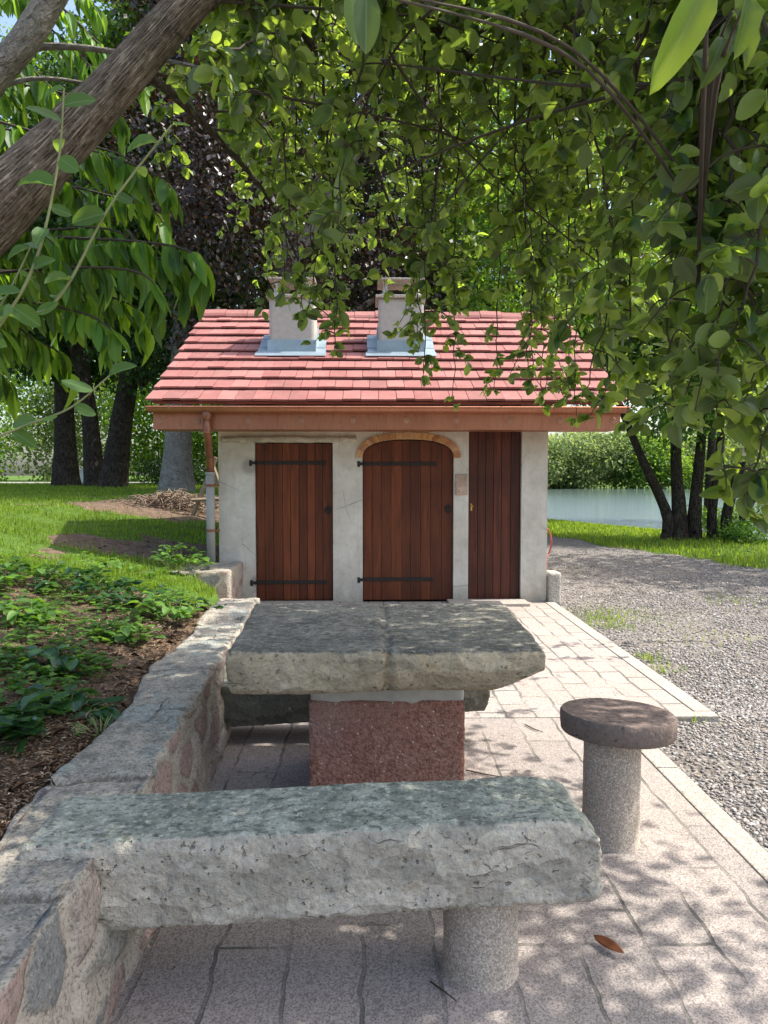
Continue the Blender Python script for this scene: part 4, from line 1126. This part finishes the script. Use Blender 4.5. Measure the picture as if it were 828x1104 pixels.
def bottom(px):
    K = [(-50, 150), (200, 150), (240, 205), (290, 245), (330, 330), (350, 360), (380, 285), (430, 265), (455, 340), (500, 330), (545, 300), (600, 330), (640, 355), (670, 420), (700, 440), (730, 430), (760, 450), (790, 520), (830, 545), (1000, 560)]
    for (a, u), (b, v) in zip(K, K[1:]):
        if a <= px <= b: return u+(v-u)*(px-a)/(b-a)
    return 300
def rosette(c, p, n, lmin, lmax):
    d = Vector((R.uniform(-1, 1), R.uniform(-1, 1), R.uniform(-.9, .3))).normalized()
    for _ in range(n):
        ax = d+Vector((R.uniform(-1, 1), R.uniform(-1, 1), R.uniform(-.9, .5)))*.9; l = R.uniform(lmin, lmax)*R.choice((.7, 1, 1, 1.1))
        lv.add(tuple(p+d*R.uniform(0, .02)), tuple(ax), (R.uniform(-.8, .8), R.uniform(-.8, .8), R.uniform(.1, 1.2)), l, l*R.uniform(.58, .78))
def shoot_off(p, ln, dens, lmin, lmax, depth=0):
    az = R.uniform(0, 6.28); up_ = R.uniform(-.75, .35)
    v = Vector((math.cos(az), math.sin(az)*.8, up_)).normalized()*ln
    cc = spline([p, p+v*.5+Vector((R.uniform(-.02, .02), 0, .02)), p+v+Vector((0, 0, -.25*ln))], 5); k = len(cc)
    tw.tube(cc, [.0034*(1-.7*i/k) for i in range(k)], 4, False)
    for i in range(2, k, 2): rosette(cc, cc[i], R.choice((1, 2, 3, 4)), lmin, lmax)
    if depth == 0 and ln > .22 and R.random() < .7: shoot_off(cc[k//2], ln*.55, dens, lmin, lmax, 1)
def hang(px, pyt, pyb, d, dens=38, lmin=.045, lmax=.075, wob=1.0):
    s = at(px, pyt, d)
    dv = LPa-np.array(s); j = np.argmin((dv**2*np.array([1, 1, .6])).sum(1)+np.where(dv[:, 2] < .05, 1.5, 0)); a = LP[j]
    e = at(px+R.uniform(-70, 70)*wob, pyb, d+R.uniform(-.35, .35))
    L_ = (e-s).length
    m1 = s+(e-s)*.35+Vector((R.uniform(-.2, .2)*wob, R.uniform(-.2, .2), R.uniform(0, .1)))*min(1, L_)
    m2 = s+(e-s)*.7+Vector((R.uniform(-.16, .16)*wob, R.uniform(-.2, .2), 0))*min(1, L_)
    att = a+(s-a)*.55+Vector((0, 0, .05))
    c = spline([a, att, s, m1, m2, e], 8); n = len(c)
    c = [p+Vector((R.gauss(0, .006), R.gauss(0, .006), 0)) for p in c]
    tw.tube(c, [.0080*(1-i/n)+.0016 for i in range(n)], 5, False)
    for i in range(12, n):
        if R.random() < .58: rosette(c, c[i], R.choice((1, 2, 2, 3)), lmin, lmax)
        if R.random() < .60 and i < n-2: shoot_off(c[i], R.uniform(.10, .36)*(1.0-.5*i/n), dens, lmin, lmax)
    rosette(c, c[-1], 4, lmin*.8, lmax*.9)
for _ in range(66):
    px = R.uniform(215, 860); d = R.uniform(2.6, 6.8)
    b = bottom(px); full = R.random() < .42
    pyb = b-R.uniform(0, 30) if full else R.uniform(30, max(60, b-60))
    hang(px, R.uniform(-130, min(60, pyb-70)), pyb, d, 38, .046, .082)
for _ in range(26):   # nearer curtain on the right-hand side
    px = R.uniform(695, 900); d = R.uniform(1.5, 2.8); b = bottom(px)
    hang(px, R.uniform(-150, 60), R.uniform(170, b), d, 30, .040, .070, .45)
for px, b, d in ((345, 378, 3.4), (298, 318, 3.3), (322, 345, 3.6), (312, 310, 4.2), (338, 330, 4.0), (448, 370, 4.0), (352, 350, 3.6), (466, 405, 3.6), (500, 436, 3.8), (455, 380, 3.5), (575, 425, 3.7), (600, 440, 3.9), (612, 452, 3.5), (560, 400, 3.2), (800, 555, 1.6), (790, 525, 1.7), (820, 540, 1.9), (690, 455, 2.4), (655, 430, 3.0), (745, 460, 1.9), (540, 420, 4.0), (590, 410, 3.2), (630, 425, 3.6)):
    hang(px, R.uniform(-60, 60), b, d, 40, .036, .062 if d > 2.5 else .072, .25)
# a few leaves close to the lens at the top
for px, py, d, l, w, ax in ((395, -10, .9, .07, .5, (0.0, 0, -1)), (378, -15, 1.0, .075, .35, (.1, 0, -1)), (765, -20, .75, .11, .36, (-.45, .0, -.9)), (806, -2, .8, .055, .5, (-.05, 0, -1)), (790, 10, .95, .07, .55, (.3, 0, -.6)), (780, 40, 1.1, .07, .5, (-.3, 0, -.8))):
    lv.add(tuple(at(px, py, d)), ax, (.2, -1, .4), l, l*w)
    a = LP[int(np.argmin(((LPa-np.array(at(px, py, d)))**2).sum(1)))]
    p_ = at(px, py, d); tw.tube(spline([a, (a+p_)/2+Vector((0, 0, .12)), p_], 6), [.004]*9+[.002]*4, 4, False)
# crown above the frame: it throws the dappled shade over table and benches
SUNV = Vector((math.cos(rad(57))*math.cos(rad(6)), math.cos(rad(57))*math.sin(rad(6)), math.sin(rad(57))))
def crown_cluster(c, n, rr, lmin=.06, lmax=.10):
    j = np.argmin(((LPa-np.array(c))**2).sum(1)); a = LP[j]
    cc = spline([a, a+(c-a)*.5+Vector((0, 0, .15)), c], 5); tw.tube(cc, [.012*(1-i/len(cc))+.003 for i in range(len(cc))], 5, False)
    for _ in range(n):
        v = Vector((R.gauss(0, 1), R.gauss(0, 1), R.gauss(0, .7)))*rr*.55; p = c+v
        l = R.uniform(lmin, lmax); az = R.uniform(0, 6.28)
        lv.add(tuple(p), (math.cos(az), math.sin(az), -.6), (R.uniform(-.8, .8), R.uniform(-.8, .8), 1), l, l*.68)
SHADE = [(-1.6, 1.25, .2, 4.6, 150, .55)]
for _ in range(70):
    P0 = Vector((R.uniform(.5, 2.1), R.uniform(1.2, 4.2), R.uniform(1.7, 2.9))); zz = R.uniform(3.7, 5.2); crown_cluster(P0+SUNV*((zz-P0.z)/SUNV.z), 46, .42)
for _ in range(112):
    gx_, gy_ = R.uniform(-1.9, 1.25), R.uniform(.6, 4.2)
    if gx_ > .9 and gy_ > 2.4 and R.random() < .35: continue
    zz = R.uniform(3.2, 4.9); k = (zz-.5)/SUNV.z
    crown_cluster(Vector((gx_, gy_, .5))+SUNV*k, 46, .42)
for _ in range(7):    # over the front of the terrace
    gx_, gy_ = R.uniform(.2, 1.35), R.uniform(.6, 2.7); zz = R.uniform(3.2, 4.9); crown_cluster(Vector((gx_, gy_, .1))+SUNV*((zz-.1)/SUNV.z), 40, .42)
for _ in range(30):    # thinner tufts over the gravel and the left bank
    gx_, gy_ = R.choice(((R.uniform(1.2, 2.6), R.uniform(.8, 2.6)), (R.uniform(-2.6, -1.5), R.uniform(1, 3.0))))
    zz = R.uniform(3.6, 5.0); crown_cluster(Vector((gx_, gy_, .4))+SUNV*((zz-.4)/SUNV.z), 30, .38)
for _ in range(46):
    a = LP[R.randrange(len(LP))]; qx = R.uniform(230, 840); e = at(qx, R.uniform(0, bottom(qx)-70), R.uniform(2.6, 5.5))
    m_1 = a+(e-a)*.5+Vector((R.uniform(-.25, .25), R.uniform(-.2, .2), R.uniform(-.15, .2))); c = spline([a, m_1, e, e+(e-m_1).normalized()*.12+Vector((0, 0, -.04))], 8); n = len(c)
    tw.tube(c, [.0050*(1-i/n)+.0016 for i in range(n)], 5, False)
    for i in range(n//2, n, 2): rosette(c, c[i], R.choice((1, 2)), .038, .066)
tw.build('twigs', M['twig'], lean, True)
lv.build('crown', M['leaf_round'], lean, T_ROUND)
UPPER = Leaves()
print('near leaves', len(lv.P))

# long-leaved tree on the left
lt = thing('long_leaved_tree', (-3.9, 3.4, .9), 'tree with long narrow drooping leaves and pale limb at the left edge', 'tree')
build_trunk('trunk', trunk_mesh([(-3.9, 3.4, .7), (-3.7, 3.4, 1.8), (-3.2, 3.3, 2.9), tuple(at(-160, 10, 3.2)), tuple(at(-120, -200, 3.2))], .14, .07, 20, 10, .08, .3), M['bark_pale'], lt)
LL = [([(-3.2, 3.3, 2.9), at(-120, 190, 3.0), at(0, 75, 2.9), at(58, -5, 2.9), at(100, -90, 2.9)], .062, .045),
      ([at(-160, 10, 3.2), at(-60, 60, 3.1), at(60, 50, 3.0), at(160, 62, 3.0), at(250, 80, 3.0)], .022, .004),
      ([(-3.3, 3.3, 2.7), at(-120, 210, 3.2), at(0, 95, 3.1), at(100, 90, 3.2)], .02, .006)]
for pts, r0, r1 in LL: build_trunk('branch', trunk_mesh(pts, r0, r1, 14, 10, .05), M['bark_pale'], lt)
tw = MB(); lv = Leaves()
def long_twig(pts, dens=55, lmin=.09, lmax=.15):
    c = spline(pts, 9); n = len(c); tw.tube(c, [.008*(1-i/n)+.0018 for i in range(n)], 5, False)
    for i in range(n//4, n-1):
        d = c[i+1]-c[i]; k = dens*d.length; m = int(k)+(R.random() < k-int(k))
        for _ in range(m):
            a = R.uniform(0, 6.28); l = R.uniform(lmin, lmax)
            lv.add(tuple(c[i]+d*R.random()), (math.cos(a)*.45+d.normalized().x*.25, math.sin(a)*.45, -1.15+R.uniform(-.3, .6)), (math.cos(a)+R.uniform(-.3, .3), math.sin(a)-.3+R.uniform(-.3, .3), .5), l, l*R.uniform(.26, .36))
root = [Vector((-3.2, 3.3, 2.9)), at(-160, 10, 3.2), Vector((-3.55, 3.4, 2.2))]
for ex, ey, d in ((212, 318, 2.7), (195, 330, 2.8), (165, 345, 2.6), (183, 232, 2.9), (150, 215, 3.0), (140, 300, 2.9), (120, 390, 2.7), (150, 372, 3.0), (90, 350, 2.8), (60, 300, 2.6), (40, 400, 2.9), (100, 250, 3.2), (60, 210, 3.1), (30, 330, 3.2), (20, 240, 2.9), (70, 420, 3.3), (0, 380, 2.6), (130, 160, 3.4), (60, 120, 3.3), (20, 140, 3.5), (95, 90, 3.6), (10, 440, 3.4), (175, 270, 3.3), (110, 320, 3.5), (30, 280, 3.6), (150, 110, 3.7), (40, 40, 3.8), (100, 30, 3.8), (0, 180, 3.7), (60, 370, 3.6), (-20, 300, 3.0)):
    r_ = root[2] if ey > 280 else (root[0] if ey > 130 else root[1])
    e = at(ex, ey-40, d); mid = (r_+e)*.5+Vector((0, R.uniform(-.1, .1), R.uniform(.05, .3))); long_twig([r_, mid, e+Vector((-.14, 0, .05)), e+Vector((.02, 0, -.10))], 66)
tw.build('twigs', M['twig'], lt, True); lv.build('crown', M['leaf_long'], lt, T_LONG)

# young shoots rising at the left, close to the camera
def shoot(name, pts, leafs, label, r=.005):
    base = pts[0]; th = thing(name, base, label, 'shoot', None); c = spline(pts, 10); n = len(c)
    mb = MB(); mb.tube(c, [r*(1-.6*i/n) for i in range(n)], 7, True); mb.build('stem', M['green_stem'], th, True)
    lv = Leaves(); a = R.uniform(0, 6)
    leafs = int(leafs*.72)
    for i in range(leafs):
        t = .25+.75*i/(leafs-1); p = c[min(n-1, int(t*(n-1)))]; a += 2.4+R.uniform(-.3, .3); l = R.uniform(.055, .105)*(1.05-.4*t)
        out = Vector((math.cos(a), math.sin(a)*.5, R.uniform(-.65, .45)))
        lv.add(tuple(p), tuple(out), (R.uniform(-.6, .6), -.9+R.uniform(-.6, .5), R.uniform(.2, .9)), l, l*R.uniform(.52, .68))
    lv.build('foliage', M['leaf_shoot'], th, T_ROUND)
d = 1.55
shoot('young_shoot', [Vector((-1.45, 1.6, .55)), at(-140, 560, d), at(-20, 380, d), at(35, 290, d), at(62, 180, d), at(69, 95, d)], 26, 'straight upright young shoot with pale round leaves in front of the trunk')
shoot('young_shoot', [Vector((-1.4, 1.7, .55)), at(-100, 600, 1.6), at(-30, 360, 1.6), at(55, 330, 1.6), at(120, 220, 1.6), at(185, 135, 1.62)], 22, 'young shoot leaning to the hut, its tip below the branch fork')
shoot('young_shoot', [Vector((-1.42, 1.55, .55)), at(-160, 600, d), at(-60, 500, d), at(20, 462, d), at(75, 440, d), at(118, 405, d)], 15, 'low arching young shoot reaching over the far lawn', .004)
shoot('young_shoot', [Vector((-1.5, 1.75, .55)), at(-150, 620, 1.7), at(-70, 420, 1.7), at(0, 330, 1.7), at(40, 250, 1.7)], 18, 'young shoot half hidden by long drooping leaves at the frame edge', .004)

# ---- background trees
def crown_points(n, lobes, shell=.55):
    """points in a cloud of ellipsoid lobes (c, r), denser near the surface; returns P and outward dir"""
    wts = np.array([r[0]*r[1]*r[2] for c, r in lobes])**.75; wts = wts/wts.sum()
    pick = NR.choice(len(lobes), n, p=wts)
    C = np.array([c for c, r in lobes])[pick]; RR = np.array([r for c, r in lobes])[pick]
    D = unit(NR.normal(size=(n, 3))); u = NR.random(n)**shell
    # clumping: radius modulated by direction noise
    return C+D*RR*(u**.6)[:, None]*NR.uniform(.85, 1.1, (n, 1)), D
def make_crown(name, parent, n, lobes, leaf, m, tmpl=T_CARD, clump=0):
    if clump:
        Cp, Dc = crown_points(n//clump, lobes); P = np.repeat(Cp, clump, 0)+NR.normal(size=(len(Cp)*clump, 3))*leaf*1.5*np.array([1, 1, .6]); D = np.repeat(Dc, clump, 0)
    else: P, D = crown_points(n, lobes)
    k = len(P); A = D*.5+NR.normal(size=(k, 3))*.6+np.array([0, 0, -.35]); N = D*.6+NR.normal(size=(k, 3))*.5+np.array([0, 0, .7])
    L = leaf*NR.uniform(.6, 1.3, k); 
    return leaf_mesh(name, P, A, N, L, L*.66, tmpl, m, parent)
def lobed(cx, cy, z0, z1, r, n, seed):
    rr = random.Random(seed); out = []
    for i in range(n):
        t = (i+.5)/n; z = z0+(z1-z0)*t; w = math.sin(math.pi*(.18+.72*t))
        for _ in range(3):
            a = rr.uniform(0, 6.28); q = r*w*rr.uniform(.25, .75); s = r*rr.uniform(.28, .5)
            out.append(((cx+q*math.cos(a), cy+q*math.sin(a), z+rr.uniform(-.4, .4)), (s, s, s*rr.uniform(.55, .8))))
    return out
def tree(name, x, y, h, r, z0, leaf, n, lm, bm, label, tr=.3, lean_=(0, 0), seed=1, lobes=7, cat='tree', limbs_=5):
    z = ground_h(x, y); th = thing(name, (x, y, z), label, cat)
    rr = random.Random(seed); top = Vector((x+lean_[0], y+lean_[1], z+h*.75))
    build_trunk('trunk', trunk_mesh([Vector((x, y, z-.15)), Vector((x+lean_[0]*.2, y+lean_[1]*.2, z+h*.2)), Vector((x+lean_[0]*.6, y+lean_[1]*.6, z+h*.45)), top], tr, tr*.25, 18, 8, .10, .35), bm, th)
    lb = lobed(x+lean_[0], y+lean_[1], z+z0, z+h, r, lobes, seed)
    mb = MB()
    for i in range(limbs_):
        c, s = lb[rr.randrange(len(lb))]; b = Vector((x+lean_[0]*.4, y+lean_[1]*.4, z+max(h*.22, min(h*.5, (c[2]-z)*.6))))
        cc = spline([b, b+(Vector(c)-b)*.5+Vector((0, 0, .3)), Vector(c)], 5); mb.tube(cc, [tr*.32*(1-j/len(cc))+.015 for j in range(len(cc))], 6)
    mb.build('limbs', bm, th, True)
    make_crown('crown', th, n, lb, leaf, M[lm], clump=6)
    return th
# copper beech and neighbours behind the hut
tree('copper_beech', -2.2, 19.5, 15, 5.4, 2.2, .12, 84000, 'leaf_beech', M['bark_beech'], 'dark purple leaved beech towering right behind the hut', .45, seed=3, lobes=9, limbs_=8)
tree('broadleaf_tree', 2.6, 23, 15, 4.8, 4.6, .17, 36000, 'leaf_green', M['bark_dark'], 'tall mid green tree standing behind the right end of the roof', .3, seed=4, lobes=8)
tree('broadleaf_tree', 3.6, 18.0, 9.5, 3.0, 3.6, .13, 22000, 'leaf_bright', M['bark_dark'], 'bright green tree showing between the roof ridge and hanging branches', .2, seed=5)
tree('broadleaf_tree', -8.3, 24, 15, 4.5, 3.8, .18, 36000, 'leaf_deep', M['bark_dark'], 'deep green tree, its dark trunk leaning towards the pale trunk', .4, (2.4, 0), seed=6, lobes=8)
tree('broadleaf_tree', -10.6, 26, 14, 4.6, 4.6, .18, 32000, 'leaf_green', M['bark_dark'], 'dark trunked tree with straight thick stem at the left of the lawn', .42, seed=7)
tree('broadleaf_tree', -9.2, 25, 13, 3.6, 3.4, .17, 24000, 'leaf_deep', M['bark_dark'], 'tree with curved dark stem between two other lawn trunks', .33, (-1.0, 0), seed=8)
tree('pale_trunk_tree', at(190, 528, 21).x, 21, 15, 4.2, 5.2, .17, 30000, 'leaf_green', M['bark_beech'], 'tree with a stout pale grey trunk beside the hut downpipe', .42, (.6, .5), seed=9)
tree('broadleaf_tree', -4.6, 33, 20, 7, 3.5, .26, 38000, 'leaf_bright', M['bark_dark'], 'sunlit tall tree far behind the purple beech', .4, seed=10, lobes=9)
tree('broadleaf_tree', -20.5, 34, 19, 7.5, 3.0, .26, 36000, 'leaf_bright', M['bark_dark'], 'sunlit tall tree beyond the left edge of the lawn', .4, seed=12, lobes=9)
tree('broadleaf_tree', 1.5, 36, 21, 6.5, 3.5, .26, 36000, 'leaf_deep', M['bark_dark'], 'very tall dark tree far behind the roof ridge', .4, seed=13, lobes=9)
tree('broadleaf_tree', 14.2, 31, 16, 4.6, 6.0, .2, 30000, 'leaf_green', M['bark_dark'], 'green waterside tree standing past the hut corner', .25, (.3, 0), seed=14, lobes=8)
tree('broadleaf_tree', 5.4, 26, 15, 4.3, 6.0, .18, 30000, 'leaf_bright', M['bark_dark'], 'bright leaved tree seen through the hanging twigs over the right gable', .25, (2.6, 0), seed=15, lobes=8)
# many-stemmed tree by the lake
bx, by = at(738, 574, 17.5).x, 17.5; bz = ground_h(bx, by)
th = thing('lakeside_tree', (bx, by, bz), 'many stemmed dark tree leaning apart at the edge of the lake', 'tree')
STM = [(-.42, -2.0, 4.6, .15), (-.12, -.35, 5, .19), (.22, .35, 5, .17), (.95, 1.2, 4.8, .14), (1.35, 2.6, 4.4, .11), (.62, .55, 5.2, .13)]
for dx, ex, hh, r_ in STM:
    build_trunk('stem', trunk_mesh([Vector((bx+dx*1.2, by+R.uniform(-.2, .2), bz-.2)), Vector((bx+dx*1.05, by, bz+.6)), Vector((bx+dx+ex*.35, by, bz+hh*.45)), Vector((bx+ex, by+R.uniform(-.6, .6), bz+hh))], r_*1.1, r_*.4, 14, 8, .12, .25), M['bark_dark'], th)
make_crown('crown', th, 30000, [((bx+ex*1.0+R.uniform(-.8, .8), by+R.uniform(-1, 1), bz+hh*R.uniform(.66, 1.25)), (1.5, 1.4, 1.1)) for dx, ex, hh, r_ in STM for _ in range(3)], .12, M['leaf_green'], clump=6)
# low shrubs by the shore
def shrub(name, x, y, r, h, n, leaf, lm, label, seed=1, z=None):
    z = ground_h(x, y) if z is None else z; th = thing(name, (x, y, z), label, 'bush'); rr = random.Random(seed); mb = MB()
    lb = [((x+rr.uniform(-.6, .6)*r, y+rr.uniform(-.6, .6)*r, z+h*(.12+.62*(q/15))), (r*rr.uniform(.3, .55), r*rr.uniform(.3, .55), h*rr.uniform(.16, .30))) for q in range(16)]
    for c, s in lb[:6]: mb.tube(spline([Vector((x+rr.uniform(-.2, .2)*r, y, z-.05)), Vector(c)*.5+Vector((x, y, z))*.5+Vector((0, 0, .05)), Vector(c)], 4), .012+.01*h*.3, 5)
    mb.build('stem', M['bark_dark'], th, True); make_crown('foliage', th, n, lb, leaf, M[lm], clump=5); return th
p = atz(782, 583, -.25); shrub('lakeside_bush', p.x, p.y, .9, 1.0, 2600, .09, 'leaf_green', 'low green bush at the waterline beside the many stemmed tree', 2)
p = atz(680, 560, -.2); shrub('lakeside_bush', p.x-.1, p.y-3.5, .8, .9, 500, .09, 'leaf_green', 'thin sprawling bush in front of the water near the hut corner', 3)
p = atz(735, 575, -.1); shrub('lakeside_bush', p.x, 16.6, .7, .5, 1200, .08, 'leaf_weed', 'small weedy bush at the foot of the many stemmed tree', 4)
p = atz(820, 590, -.2); shrub('lakeside_bush', p.x+.4, p.y, .9, 1.2, 1600, .09, 'leaf_green', 'waterside bush cut by the right edge of the frame', 5)
# far bank of the lake
for i, (x, y, r, h, lm, lab) in enumerate(((25, 112, 7, 8.5, 'leaf_bank', 'pale willow like bush on the far shore next to the hut corner'), (34, 114, 8, 10, 'leaf_bank', 'tall pale bush in the middle of the far shore'), (43, 112, 7, 9, 'leaf_bright', 'brighter green bush on the far shore'), (53, 114, 8, 11, 'leaf_bank', 'far shore bush seen between the lakeside stems'), (66, 114, 9, 10, 'leaf_bank', 'far shore bush near the right edge'))):
    shrub('far_bank_bush', x, y, r, h, 12000, .5, lm, lab, 20+i, z=-.4)
mb = MB()
for i in range(60):
    x = -80+i*5; mb.add([(x, 111+R.uniform(-1, 1), -1), (x+5.2, 111+R.uniform(-1, 1), -1), (x+5.2, 150, .6), (x, 150, .6)], [(0, 1, 2, 3)])
kind(mb.build('far_shore', M['ground']), 'structure')
# wooded slope beyond the far shore
P_, D_ = crown_points(42000, [((x, 150+R.uniform(-8, 20), 4+R.uniform(-1, 2)), (9, 8, R.uniform(3, 4.6))) for x in range(-30, 190, 9)])
kk = len(P_); L_ = NR.uniform(.5, 1.2, kk)
kind(leaf_mesh('far_woods', P_, D_+NR.normal(size=(kk, 3))*.6, D_*.5+np.array([0, 0, .8])+NR.normal(size=(kk, 3))*.4, L_, L_*.7, T_CARD, M['leaf_bank']), 'stuff')
# bright bushes beyond the left lawn
for i, (x, y, r, h, lm, lab) in enumerate(((-27, 50, 6, 11, 'leaf_bright', 'bright bush past the road at the left edge'), (-20, 52, 6, 12, 'leaf_bank', 'pale bush past the road behind the white cabinet'), (-14, 50, 5.5, 11, 'leaf_bright', 'bright bush past the road behind the curved stem'), (-8.5, 48, 5.5, 11, 'leaf_green', 'green bush far behind the pale grey trunk'), (-35, 54, 7, 13, 'leaf_green', 'large green bush far left past the road'), (-3, 44, 4, 7, 'leaf_green', 'green bush far behind the hut'))):
    shrub('roadside_bush', x, y, r, h, 13000, .27, lm, lab, 40+i)
tree('broadleaf_tree', 10.6, 11.4, 10, 3.9, 3.6, .24, 5200, 'leaf_green', M['bark_dark'], 'tree at the gravel edge out of the frame, shading the gravel by the lawn', .3, seed=31)
p0 = ground_h(-11, 31); shrub('lawn_hedge', -7.2, 29, 2.2, 1.1, 5000, .10, 'leaf_deep', 'low dark hedge behind the lawn trunks', 60)
# road and white cabinet beyond the lawn
zr = 1.0
def gz_(x, y): return ground_h(x, y)
mb = MB(); z = max(gz_(-40, 41), gz_(-12, 41), gz_(-20, 37))+.01; mb.add([(-60, 36.5, z), (-9, 36.5, z), (-9, 42, z), (-60, 42, z)], [(0, 1, 2, 3)]); kind(mb.build('road', M['asphalt']), 'structure')
cb = at(83, 508, 33); zc = gz_(cb.x, 33)
ct = thing('utility_cabinet', (cb.x, 33, zc), 'white utility cabinet beyond the lawn between the dark trunks', 'cabinet')
mb = MB(); mb.box((cb.x-.5, 32.8, zc-.02), (cb.x+.5, 33.2, zc+.62), bev=.02); mb.build('body', M['white_paint'], ct)
mb = MB(); mb.box((cb.x-.55, 32.76, zc+.62), (cb.x+.55, 33.24, zc+.68), bev=.015); mb.build('lid', M['white_paint'], ct)
# heap of brushwood and timber trestle
hp = at(185, 540, 14.8); hz_ = ground_h(hp.x, 14.8); mb = MB()
for _ in range(420):
    x, y = hp.x+max(-1.1, min(1.1, R.gauss(0, .5))), 14.8+max(-.7, min(.7, R.gauss(0, .35))); z = hz_+max(.0, .28-.25*abs(x-hp.x))*R.random(); a = R.uniform(0, 6.28); l = R.uniform(.15, .5)
    mb.tube([(x, y, z), (x+l*.5*math.cos(a), y+l*.5*math.sin(a), z+R.uniform(.0, .12)), (x+l*math.cos(a), y+l*math.sin(a), z+R.uniform(-.05, .1))], [.014, .011, .006], 4, False)
tag(mb.build('brushwood_heap', M['dead_wood'], None, True), 'heap of dead brushwood on the bare earth in front of the pale trunk', 'brushwood heap')
tz = ground_h(at(225, 500, 14).x, 14); tx = at(226, 500, 14).x
tr_ = thing('timber_trestle', (tx, 14, tz), 'rough timber trestle standing behind the downpipe', 'trestle')
for a, b in (((-.35, 0, 0), (.12, 0, 1.15)), ((.38, 0, 0), (-.02, .05, 1.2))):
    mb = MB(); mb.tube([Vector((tx, 14, tz))+Vector(a), Vector((tx, 14, tz))+Vector(b)], .045, 6); mb.build('leg', M['post_wood'], tr_)
mb = MB(); mb.tube([(tx-.32, 13.93, tz+.35), (tx+.4, 13.93, tz+.38)], .04, 6); mb.build('rail', M['post_wood'], tr_)

# ------------------------------------------------------------------ light
w = bpy.data.worlds.new('World'); SC.world = w; w.use_nodes = True
nt = w.node_tree; bg = nt.nodes['Background']; sky = nt.nodes.new('ShaderNodeTexSky'); sky.sky_type = 'NISHITA'; sky.sun_disc = False
EL, AZ = 57.0, 6.0       # sun from the right (+x), a little behind the hut
sky.sun_elevation = rad(EL); sky.sun_rotation = rad(90-AZ); sky.air_density = 1.0; sky.dust_density = 3.5; sky.ozone_density = 1.0
nt.links.new(sky.outputs[0], bg.inputs[0]); bg.inputs[1].default_value = .15
sd = bpy.data.lights.new('sun', 'SUN'); sd.energy = 3.0; sd.angle = rad(.5); sd.color = (1.0, .95, .86)
so = bpy.data.objects.new('sun', sd); COL.objects.link(so)
dirv = Vector((math.cos(rad(EL))*math.cos(rad(AZ)), math.cos(rad(EL))*math.sin(rad(AZ)), math.sin(rad(EL))))
so.rotation_euler = dirv.to_track_quat('Z', 'Y').to_euler(); so.location = (6, 0, 12)
vs_ = SC.view_settings; SC.display_settings.display_device = 'sRGB'
vs_.view_transform = 'Standard'; vs_.look = 'None'; vs_.gamma = 1.0; vs_.exposure = 1.36; vs_.use_curve_mapping = False
SC.render.engine = 'CYCLES'
try:
    SC.cycles.max_bounces = 8; SC.cycles.use_denoising = True; SC.cycles.transparent_max_bounces = 4
except Exception: pass
